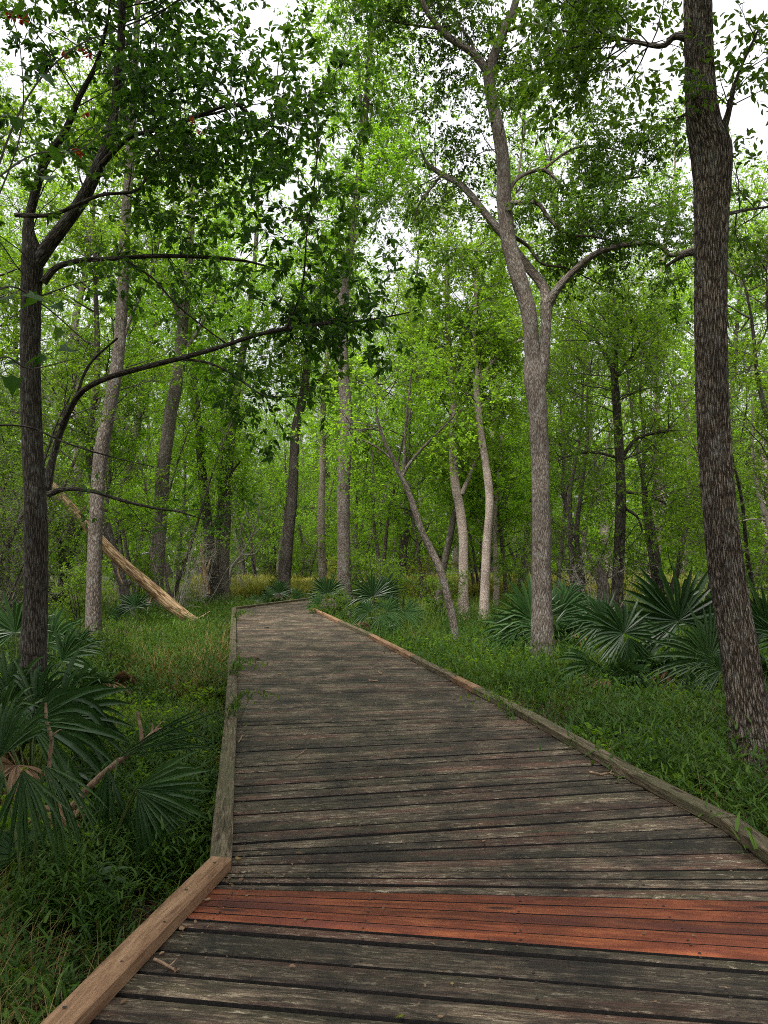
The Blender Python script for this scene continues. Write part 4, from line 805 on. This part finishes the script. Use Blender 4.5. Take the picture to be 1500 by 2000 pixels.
palmetto('palmetto with two drooping half fans beneath the diagonal dry stick', 200, 1610, 4.4,
    [(212, 1500, 150, -88, 0, 0, 28, .05), (265, 1540, 150, -15, 0, -.1, 55, .1), (230, 1480, 215, 22, 0, .3, 12, .05), (268, 1545, 130, -50, 0, -.15, 40, .2)], rand=1, rr=.4, dead=3, mname='palm', group='palmettos below the dark tree')
palmetto('grey-green palmetto deep in the grass between the dark tree and the log', 270, 1210, 16, [(265, 1185, 45, 110, 0, 0, 110, .2), (240, 1200, 40, 160, 0, 0, 80, .3)], rand=4, rr=.5, group='palmettos below the dark tree')
palmetto('palmetto beside the dark forked tree with stiff blades slanting up', 175, 1330, 9.0, [(120, 1290, 90, 45, 0, 0, 60, .15), (150, 1270, 70, 80, 0, .4, 80, .2)], rand=4, rr=.5, dead=3, group='palmettos below the dark tree')

# ------------------------------------------------------------------ fallen log, sticks, snag
def stick(name, label, cat, pts, d, m, sides=10, twigs=(), lump=.08, seed=1, cap=True, zmin=None, group=None):
    Lr = limb(pts, d); base = Lr[-1 if Lr[-1][2] < Lr[0][2] else 0][:3].copy(); o = empty(name, base, label, cat, group)
    S = smooth_path(Lr, 60); shift(tube(MB(), S[:, :3], S[:, 3], sides, 0, lump, 0, seed=seed, cap=cap), base).build('stem', m, o)
    for k, t in enumerate(twigs):
        Q = smooth_path(limb(t, d), 20); shift(tube(MB(), Q[:, :3], Q[:, 3], 6, 0, .08, 0, seed=seed + k + 1, cap=True), base).build('side_twig', m, o)
    return o
stick('fallen_log', 'long peeled tan log leaning down through the grass, its butt end splintered', 'log',
      [(96, 938, 6, -.7), (104, 948, 13, -.7), (122, 972, 16, -.7), (165, 1022, 19, -.6), (215, 1076, 21, -.4), (265, 1122, 22, -.2), (315, 1166, 24, 0), (350, 1194, 24, .1), (378, 1213, 20, .2), (390, 1216, 10, .3)], 17.6, M['peeled'], 20,
      [[(378, 1210, 8, .3), (392, 1206, 5, .3), (410, 1194, 2, .3)], [(380, 1214, 7, .3), (398, 1212, 3, .3)], [(150, 1004, 6, -.7), (165, 992, 4, -.7), (172, 975, 2, -.7)], [(235, 1095, 7, -.3), (232, 1120, 4, -.3), (240, 1140, 2, -.3)], [(104, 950, 6, -.7), (96, 930, 3, -.7), (97, 915, 1, -.7)], [(300, 1160, 6), (290, 1185, 3), (288, 1198, 2)]], .06, 31)
stick('dry_stick', 'long tan dry branch lying diagonally over the near palmetto fans', 'branch',
      [(100, 1628, 13), (122, 1598, 13), (146, 1570, 13), (165, 1548, 13), (190, 1522, 12), (225, 1492, 11), (260, 1465, 11), (285, 1445, 10), (303, 1428, 8), (320, 1422, 4)], 4.75, M['stick'], 10,
      [[(277, 1448, 8), (275, 1425, 7), (271, 1405, 6), (268, 1390, 5)], [(296, 1434, 6), (298, 1420, 4), (297, 1414, 3)], [(300, 1430, 5), (312, 1415, 3), (322, 1405, 1)]], .1, 33)
stick('dry_stick', 'crooked upright dry stick standing among the dark near palmetto fans', 'branch',
      [(102, 1640, 8), (97, 1560, 8), (97, 1492, 7), (99, 1465, 8), (101, 1445, 8), (96, 1425, 7), (91, 1408, 6), (90, 1390, 6), (89, 1373, 4)], 4.6, M['stick'], 8, [[(100, 1440, 4), (110, 1430, 3), (120, 1424, 2)]], .12, 36)
stick('dry_stick', 'short dry stick poking up from the litter near the kerb corner', 'branch', [(270, 1698, 9), (283, 1684, 9), (300, 1662, 8), (316, 1646, 5)], 4.3, M['stick'], 8, (), .15, 38)
stick('dry_snag', 'small pale leafless snag whose twigs fan out past the trio of trunks', 'snag',
      [(445, 1150, 8), (452, 1110, 6), (470, 1085, 5), (490, 1050, 4), (505, 1000, 3), (495, 970, 2)], 31, M['twig_pale'], 6,
      [[(455, 1105, 4), (480, 1090, 3), (505, 1060, 2)], [(470, 1085, 4), (500, 1080, 3), (515, 1050, 2)], [(480, 1068, 3), (470, 1040, 2), (478, 1010, 2)], [(490, 1050, 3), (520, 1020, 2)], [(460, 1098, 3), (475, 1120, 2)]], .05, 41)
stick('broken_stub', 'orange-tan splintered dead stub beside the trio of trunks', 'stump', [(405, 1160, 12), (400, 1120, 11), (395, 1085, 9), (390, 1060, 4)], 26.5, M['peeled'], 8, [[(400, 1125, 5), (412, 1090, 3)]], .15, 43)
stick('broken_stub', 'reddish shredded dead stump behind the star-shaped palmetto fan', 'stump', [(1180, 1180, 26), (1178, 1140, 20), (1172, 1115, 12), (1168, 1100, 4)], 14.5, M['bark_dark'], 10, [[(1178, 1150, 8), (1190, 1110, 3)], [(1172, 1150, 7), (1160, 1120, 3)]], .2, 44)
stick('grey_snag', 'pale dead branch curving out of the thicket past the oak trunk', 'branch', [(1530, 1120, 14), (1500, 1020, 12), (1480, 960, 8), (1472, 900, 5), (1468, 780, 3)], 12.5, M['twig_pale'], 8, [[(1500, 1016, 5), (1470, 1014, 3), (1445, 1018, 2)]], .06, 45)

# ------------------------------------------------------------------ grass and ground cover
def scatter(n, dmin, dmax, xlo, xhi, power=1.6):
    """ground points, denser near the walk; xlo/xhi are photo columns"""
    u = rng.uniform(0, 1, n); d = dmin * (dmax / dmin) ** u; xp = rng.uniform(xlo, xhi, n); return (xp - 750) / F * d, d
def mask_noise(x, y, s, ph=0.0): return .5 + .25 * (np.sin(x * s + ph) * np.cos(y * s * 1.1 + ph * 2) + np.sin(x * s * 2.3 + y * s * 1.7 + ph * 3)) + .0
def ground_pts(n, dmin, dmax, xlo=-150, xhi=1650, margin=.02):
    x, y = scatter(n, dmin, dmax, xlo, xhi); k = off_deck(x, y, margin); x, y = x[k], y[k]; return np.stack([x, y, gh(x, y) - .01], -1)
def clump(P, s, thr, soft=.08, ph=0.0):
    q = P[:, :2] * s; v = .5 + .22 * (np.sin(q[:, 0] * 1.7 + 1.3 * np.sin(q[:, 1] * 1.1 + ph)) + np.cos(q[:, 1] * 2.1 + 1.5 * np.sin(q[:, 0] * .9 + ph * 2)) * .8 + .5 * np.sin(q[:, 0] * 4.3 + q[:, 1] * 3.7 + ph))
    return P[v + rng.normal(0, soft, len(P)) > thr]
gr = MB()
P = ground_pts(260000, 1.6, 46); d_ = P[:, 1]; nzv = mask_noise(P[:, 0], P[:, 1], .9, 1.0)
leftn = (P[:, 0] < -.8) & (d_ < 4.6); keep = rng.uniform(size=len(P)) < np.where(leftn, .08, np.clip(-.1 + 1.2 * nzv, .12, .9) * np.where((d_ < 9) & (P[:, 0] > 0), .38, np.where(d_ < 9, .5, 1))); P = P[keep]; d_ = P[:, 1]; n = len(P)
Hh = rng.uniform(.12, .42, n) * np.clip(.75 + .02 * d_, .75, 1.3) * np.where((P[:, 0] > 0) & (d_ < 3.6), .6, 1)
blades(gr, P, rng.uniform(0, 6.28, n), Hh, .004 + .00042 * d_ + rng.uniform(0, .003, n), rng.uniform(.05, .7, n), rng.uniform(.3, 1.6, n), 0, 3)
tag(gr.build('grass', M['grass']), 'fine green grass growing on both sides of the boardwalk', 'grass', kind='stuff')
st = MB(); P = ground_pts(60000, 1.6, 12); nzv = mask_noise(P[:, 0], P[:, 1], 1.3, 2.0) + .1 * (P[:, 0] < 0); P = P[nzv + rng.normal(0, .12, len(P)) > .66]; n = len(P)
blades(st, P, rng.uniform(0, 6.28, n), rng.uniform(.1, .45, n), .0028 + .0004 * P[:, 1], rng.uniform(.3, 1.5, n), rng.uniform(.1, 1.0, n), 0, 3)
P = clump(ground_pts(15000, 9, 17, 150, 460), 1.1, .55); n = len(P); blades(st, P, rng.uniform(0, 6.28, n), rng.uniform(.2, .5, n), .009, rng.uniform(.1, .8, n), rng.uniform(.3, 1.2, n), 0, 3)
P = np.stack([rng.uniform(-2.9, -.9, 1800), rng.uniform(1.7, 3.9, 1800)], 1); P = P[off_deck(P[:, 0], P[:, 1], .02)]; P = np.column_stack([P, gh(P[:, 0], P[:, 1]) + rng.uniform(0, .12, len(P))]); n = len(P)
blades(st, P, rng.uniform(0, 6.28, n), rng.uniform(.08, .3, n), .0022, rng.uniform(1.3, 1.75, n), rng.uniform(-.2, .5, n), 0, 3)
mw = MB(); P = ground_pts(50000, 29, 46, 380, 1350); n = len(P); P[:, 2] += .05; blades(mw, P, rng.uniform(0, 6.28, n), rng.uniform(.3, .65, n), .045, rng.uniform(.05, .5, n), rng.uniform(.2, 1.0, n), 0, 3)
tag(mw.build('meadow_grass', M['meadow']), 'yellow-green meadow grass in the clearing past the far bend', 'grass', kind='stuff')
tag(st.build('dry_grass', M['straw']), 'straw-coloured dry grass in patches along the boardwalk sides', 'grass', kind='stuff')
# broad-leaved ground cover: arching stems with alternate lance leaves
def leafy(mb, P, hmin, hmax, ll, lw, nl=7, mat=0):
    n = len(P); az = rng.uniform(0, 6.28, n); lean = rng.uniform(.1, .7, n); H = rng.uniform(hmin, hmax, n)
    d = np.stack([np.cos(az) * np.sin(lean), np.sin(az) * np.sin(lean), np.cos(lean)], -1); S = grow(P, d, H, 5, .06, -.05)
    tubes(mb, S, np.full(n, .0018), np.full(n, .0008), 3, mat)
    idx = np.repeat(np.arange(n), nl); t = np.tile(np.linspace(.2, .98, nl), n) * 5; i = np.clip(t.astype(int), 0, 4); fr = (t - i)[:, None]
    o = S[idx, i] * (1 - fr) + S[idx, i + 1] * fr; a = np.tile(np.arange(nl) * 2.6, n) + az[idx] + rng.normal(0, .3, len(idx))
    L = ll * rng.uniform(.6, 1.15, len(idx)) * (1 - .35 * np.tile(np.linspace(0, 1, nl), n)); blades(mb, o, a, L, lw * rng.uniform(.7, 1.2, len(idx)), rng.uniform(.5, 1.2, len(idx)), rng.uniform(.3, 1.1, len(idx)), mat, 4)
un = MB()
P = clump(ground_pts(7000, 3.2, 9.5, 850, 1560), 1.6, .5); leafy(un, P, .18, .42, .13, .013, 8)
P = clump(ground_pts(2600, 3.4, 9.5, 900, 1560), 2.2, .52, ph=2.0); leafy(un, P, .4, .75, .14, .013, 10)
P = ground_pts(6000, 9, 22, 600, 1500); leafy(un, P, .25, .55, .17, .02, 6)
P = clump(ground_pts(6000, 3.6, 9.5, 60, 470), 1.8, .5, ph=1.0); leafy(un, P, .15, .4, .13, .013, 7)
P = ground_pts(6000, 9, 26, -50, 500); leafy(un, P, .25, .55, .17, .02, 6)
P = clump(ground_pts(700, 1.6, 3.6, -150, 330), 2.4, .55, ph=.5); leafy(un, P, .12, .3, .11, .014, 6)
P = ground_pts(900, 4, 20, 300, 900, .0); leafy(un, P, .25, .45, .14, .014, 7)
P = clump(ground_pts(900, 3.3, 9.5, 880, 1600), 1.9, .5, ph=7.0); leafy(un, P, .3, .6, .21, .024, 6)
P = clump(ground_pts(900, 2.4, 8, -100, 460), 1.9, .52, ph=8.0); leafy(un, P, .15, .38, .12, .015, 7)
tag(un.build('undergrowth', M['under']), 'lance-leaved green undergrowth crowding both kerbs and the palmettos', 'undergrowth', kind='stuff')
def seedlings(mb, P, hmin, hmax, ll, nl=8):
    n = len(P); d = nrm(np.stack([rng.normal(0, .35, n), rng.normal(0, .35, n), np.ones(n)], -1)); S = grow(P, d, rng.uniform(hmin, hmax, n), 4, .12, 0); tubes(mb, S, np.full(n, .0018), np.full(n, .001), 3, 0)
    o, dd, _ = sprout(S, nl, .35, 1, 1.2, .4); leaves(mb, o, dd, ll, .58, 0, 1.6, True, .1)
sdl = MB(); seedlings(sdl, clump(ground_pts(5000, 3.2, 14, 700, 1560), 1.1, .6, ph=4.0), .12, .4, .07)
seedlings(sdl, clump(ground_pts(4000, 3.4, 12, -150, 460), 1.3, .6, ph=3.0), .1, .35, .06)
tag(sdl.build('seedlings', M['leaf_mid']), 'oval-leaved green seedlings scattered through the grass on both sides', 'ground cover', kind='stuff')
stt = MB(); P = clump(ground_pts(9000, 3.0, 8, 1000, 1600), 1.2, .5, ph=5.0); n = len(P); blades(stt, P, rng.uniform(0, 6.28, n), rng.uniform(.15, .6, n), .0035, rng.uniform(.3, 1.6, n), rng.uniform(.1, 1.0, n), 0, 4)
tag(stt.build('dead_stems', M['dead']), 'thin brown dead stems tangled in the growth by the oak', 'dead grass', kind='stuff')
li = MB(); P = ground_pts(30000, 1.5, 16); n = len(P); P[:, 2] += .015 + rng.uniform(0, .02, n)
leaves(li, P, nrm(np.stack([rng.normal(size=n), rng.normal(size=n), rng.normal(0, .25, n)], -1)), .07, .45, 0, 1.5, True)
tag(li.build('leaf_litter', M['litter']), 'brown fallen leaves covering the soil beside the boardwalk', 'leaf litter', kind='stuff')

# sea-oat sprigs hanging over the kerbs
def sprig(label, x, y, d, heads, seed):
    g = np.random.default_rng(seed); B = onz(x, y, .02); base = np.array([B[0], B[1], float(gh(B[0], B[1]))]); o = empty('wood_oat_sprig', base, label, 'sprig', 'seed sprigs drooping over the kerbs'); mb = MB(); hd = MB()
    sg = 1 if x < 750 else -1
    for q in range(heads):
        p0 = base + np.array([-sg * .12 + g.normal(0, .03), g.normal(0, .1), 0]); tip = np.array([B[0] + sg * g.uniform(.1, .42), B[1] + g.normal(0, .2), .08 + g.uniform(.02, .14)]); mid = (p0 + tip) / 2 + np.array([0, 0, .28])
        S = smooth_path(np.array([[*p0, .0018], [*mid, .0014], [*tip, .0008]]), 14); tube(mb, S[:, :3], S[:, 3], 4)
        n = 7; o2 = S[-6:, :3][g.integers(0, 6, n)]; blades(mb, o2, g.uniform(0, 6.28, n), g.uniform(.03, .05, n), .014, g.uniform(2.2, 3.0, n), g.uniform(-.2, .2, n), 1, 3)
        o2 = S[3:10, :3]; blades(mb, o2, g.uniform(0, 6.28, 7), g.uniform(.09, .16, 7), .012, g.uniform(.6, 1.3, 7), g.uniform(.3, 1.0, 7), 0, 4)
    shift(mb, base).build('stems', [M['under'], M['leaf_olive']], o)
sprig('leafy sprig drooping over the path-edge kerb at its first timber joint', 452, 1405, 6.2, 11, 1)
sprig('leafy sprig arching over the kerb midway along the long straight side', 458, 1320, 8.4, 18, 2)
sprig('leafy sprig spilling over the kerb close to the far corner', 460, 1210, 15, 18, 3)
sprig('grassy sprig bending over the curved kerb near the fresh timber', 1000, 1398, 6.4, 9, 4)
sprig('small sprig over the curved kerb just before the bend', 608, 1196, 17, 14, 5)

# small things lying on the deck
def deck_twig(label, pts, seed, w=4.0):
    P = [onz(p[0], p[1], .006 + .004 * (k % 2)) for k, p in enumerate(pts)]; base = P[0].copy(); r = w / 2 / F * base[1]
    S = smooth_path(np.array([[*p, r * (1 - .4 * k / len(P))] for k, p in enumerate(P)]), 16); mb = tube(MB(), S[:, :3], S[:, 3], 6, 0, .15, seed=seed, cap=True)
    q = S[10, :3]; tube(mb, np.array([q, q + [.012, .01, .008], q + [.02, .03, .012]]), [r * .5, r * .4, r * .2], 5, seed=seed + 1, cap=True)
    tag(shift(mb, base).build('twig', M['stick'], loc=base), label, 'twig', 'twigs dropped on the deck')
deck_twig('knobbly tan twig lying against the near tan kerb', [(302, 1874), (318, 1881), (330, 1888), (341, 1894)], 1, 7)
deck_twig('pale twig lying against the curved kerb halfway up', [(1152, 1508), (1172, 1512), (1190, 1510), (1206, 1516)], 2, 5)
deck_twig('thin curved twig on the deck close to the straight kerb', [(465, 1450), (470, 1443), (472, 1438), (475, 1436)], 3, 3)
deck_twig('very thin twig lying mid-deck below the palmetto fans', [(577, 1478), (588, 1471), (598, 1463)], 4, 2.5)
deck_twig('short pale twig lying mid-deck farther along', [(738, 1311), (746, 1317)], 5, 4)
deck_twig('dark flat twig lying farther along beside the short pale one', [(720, 1329), (738, 1330)], 6, 3)
def deck_leaf(label, x, y, s, m, seed, curl=.35):
    g = np.random.default_rng(seed); P = onz(x, y, .008); a = g.uniform(0, 6.28); d = np.array([math.cos(a), math.sin(a), 0]); sd2 = np.array([-d[1], d[0], 0]); K = 7; t = np.linspace(0, 1, K)
    wv = np.sin(np.pi * np.clip(t * .97 + .03, 0, 1)) ** .8 * s * .3; c = d * (t * s)[:, None] + np.array([0, 0, 1]) * (curl * s * (t - .5) ** 2)[:, None]
    V = np.stack([c - sd2 * wv[:, None] + [0, 0, s * .12], c, c + sd2 * wv[:, None] + [0, 0, s * .1]], 1); i = np.arange(K - 1)[:, None] * 3; j = np.arange(2)[None]
    mb = MB(); mb.add(V, np.stack([i + j, i + 1 + j, i + 4 + j, i + 3 + j], -1).reshape(-1, 4), 0, rv=.5 + .4 * g.random())
    tube(mb, np.array([[0, 0, .002], -d * s * .3 + [0, 0, .001]]), [.0012, .0008], 5)
    tag(mb.build('fallen_leaf', m, loc=P), label, 'leaf', 'leaves dropped on the deck')
deck_leaf('small curled orange-tan leaf near the bottom edge of the deck', 867, 1986, .022, M['dead'], 1)
deck_leaf('tiny pale leaf scrap on the wide dark plank below the red boards', 884, 1925, .018, M['straw'], 2)
deck_leaf('little yellow-green leaf with a stalk near the bottom edge', 776, 1988, .022, M['leaf_yellow'], 3)
deck_leaf('dark curled leaf far up the deck before the bend', 515, 1226, .12, M['litter'], 4)
deck_leaf('dark curled leaf on the far deck, nearer than the other dark one', 502, 1286, .10, M['litter'], 5)
deck_leaf('pale curled leaf on the deck two thirds up toward the bend', 552, 1317, .07, M['dead'], 6)
deck_leaf('pink-tan shred against the near tan kerb beside the red boards', 411, 1756, .03, M['dead'], 7)
deck_leaf('crumpled tan shred on the deck below the red boards by the kerb', 357, 1819, .035, M['dead'], 8)
deck_leaf('yellowish lichen-like shred beside the kerb corner', 461, 1676, .04, M['straw'], 9)

lt = MB(); n = 520; t_ = rng.uniform(0, len(KEY) - 1.01, n); pts_ = np.array([at_key(t)[0] * (1 - u) + at_key(t)[1] * u for t, u in zip(t_, np.where(rng.random(n) < .45, rng.beta(1, 8, n) * .5, rng.uniform(.02, .98, n)))])
P = np.column_stack([pts_, rng.uniform(.006, .009, n)]); leaves(lt, P, nrm(np.stack([rng.normal(size=n), rng.normal(size=n), rng.uniform(.1, .3, n)], -1)), rng.uniform(.006, .03, n), .5, 0, 3, True, 0)
tag(lt.build('deck_debris', M['dead']), 'tiny leaf crumbs and chips sprinkled over the deck boards', 'debris', kind='stuff')
# trumpet creeper hanging in from the upper corner, close to the viewer
def lobed(mb, o, d, nn, s, mat=0, rv=.5):
    """maple-like three-lobed leaf"""
    d = nrm(d); nn = nrm(nn - d * nn.dot(d)); sd2 = np.cross(d, nn)
    out_ = [(0, 0), (.12, .3), (.05, .62), (.34, .42), (.55, .40), (.62, .2), (1.0, 0), (.62, -.2), (.55, -.40), (.34, -.42), (.05, -.62), (.12, -.3)]
    V = np.array([o + d * a * s + sd2 * b_ * s * .8 + nn * s * (.16 * abs(b_) - .14 * a * a) for a, b_ in out_]); c = o + d * .4 * s - nn * s * .02
    V = np.vstack([V, c]); f = [[i, (i + 1) % 12, 12] for i in range(12)]; mb.add(V, f, mat, rv=rv, smooth=False)
vb = px(-60, 900, 2.2); vbase = np.array([vb[0], vb[1], float(gh(vb[0], vb[1]))]); vo_ = empty('trumpet_creeper', vbase, 'climbing vine with jagged leaves and small red-orange blooms, dangling in the upper corner', 'vine')
vs_ = MB(); vl = MB(); g = np.random.default_rng(77)
stems = [[(-90, 1300, 9, 0), (-80, 900, 8, 0), (-50, 600, 7, 0), (-10, 350, 5, .1), (60, 180, 4, .2), (150, 90, 3, .3), (230, 60, 2, .4)],
         [(-50, 600, 5, 0), (20, 560, 4, .1), (90, 600, 3, .2), (170, 670, 2, .3)], [(-80, 800, 5, 0), (0, 700, 4, 0), (60, 720, 3, .1), (150, 700, 2, .2)], [(-10, 350, 4, .1), (70, 300, 3, .3), (160, 290, 2, .5), (240, 210, 2, .6)],
         [(-30, 450, 4, .1), (40, 260, 3, .1), (40, 100, 2, .1), (20, 20, 2, .2)]]
for k, s_ in enumerate(stems):
    Q = smooth_path(limb(s_, 2.2), 40); Q[0][2] = vbase[2] - .05 if k == 0 else Q[0][2]; tube(vs_, Q[:, :3], Q[:, 3], 6, 0, .05, seed=k)
    for q in range(6 if k else 8):
        p = Q[g.integers(10, 40), :3] + g.normal(0, .03, 3); dd = np.array([g.normal(), g.normal() * .6, -abs(g.normal()) * .8 + .1]); tube(vs_, np.array([p, p + nrm(dd) * .03]), [.0012, .0009], 4)
        lobed(vl, p + nrm(dd) * .03, dd, np.array([g.normal() * .5, -.6 + g.normal() * .5, .8]), g.uniform(.045, .085), rv=g.random())
shift(vs_, vbase).build('stem', M['twig'], vo_); shift(vl, vbase).build('foliage', M['leaf_dark'], vo_)
for (fx, fy, fd) in [(22, 28, 2.4), (45, 38, 2.45), (128, 105, 4.2), (160, 98, 4.2), (175, 108, 4.25), (150, 290, 4.6), (158, 300, 4.6), (377, 236, 6.5), (392, 256, 6.5), (165, 222, 4.6)]:
    fbm = MB(); c = px(fx, fy, fd)
    for q in range(7):
        dd = nrm(g.normal(size=3) + np.array([0, -.3, -.5])); L = .016 * fd / 4 + .006
        P2 = np.array([c, c + dd * L * .6, c + dd * L, c + dd * L * 1.12]); tube(fbm, P2, np.array([.0015, .0025, .004, .007]) * (fd / 4 * .5 + .5), 7, rv=g.random())
    shift(fbm, vbase).build('flower', M['orange_flower'], vo_)
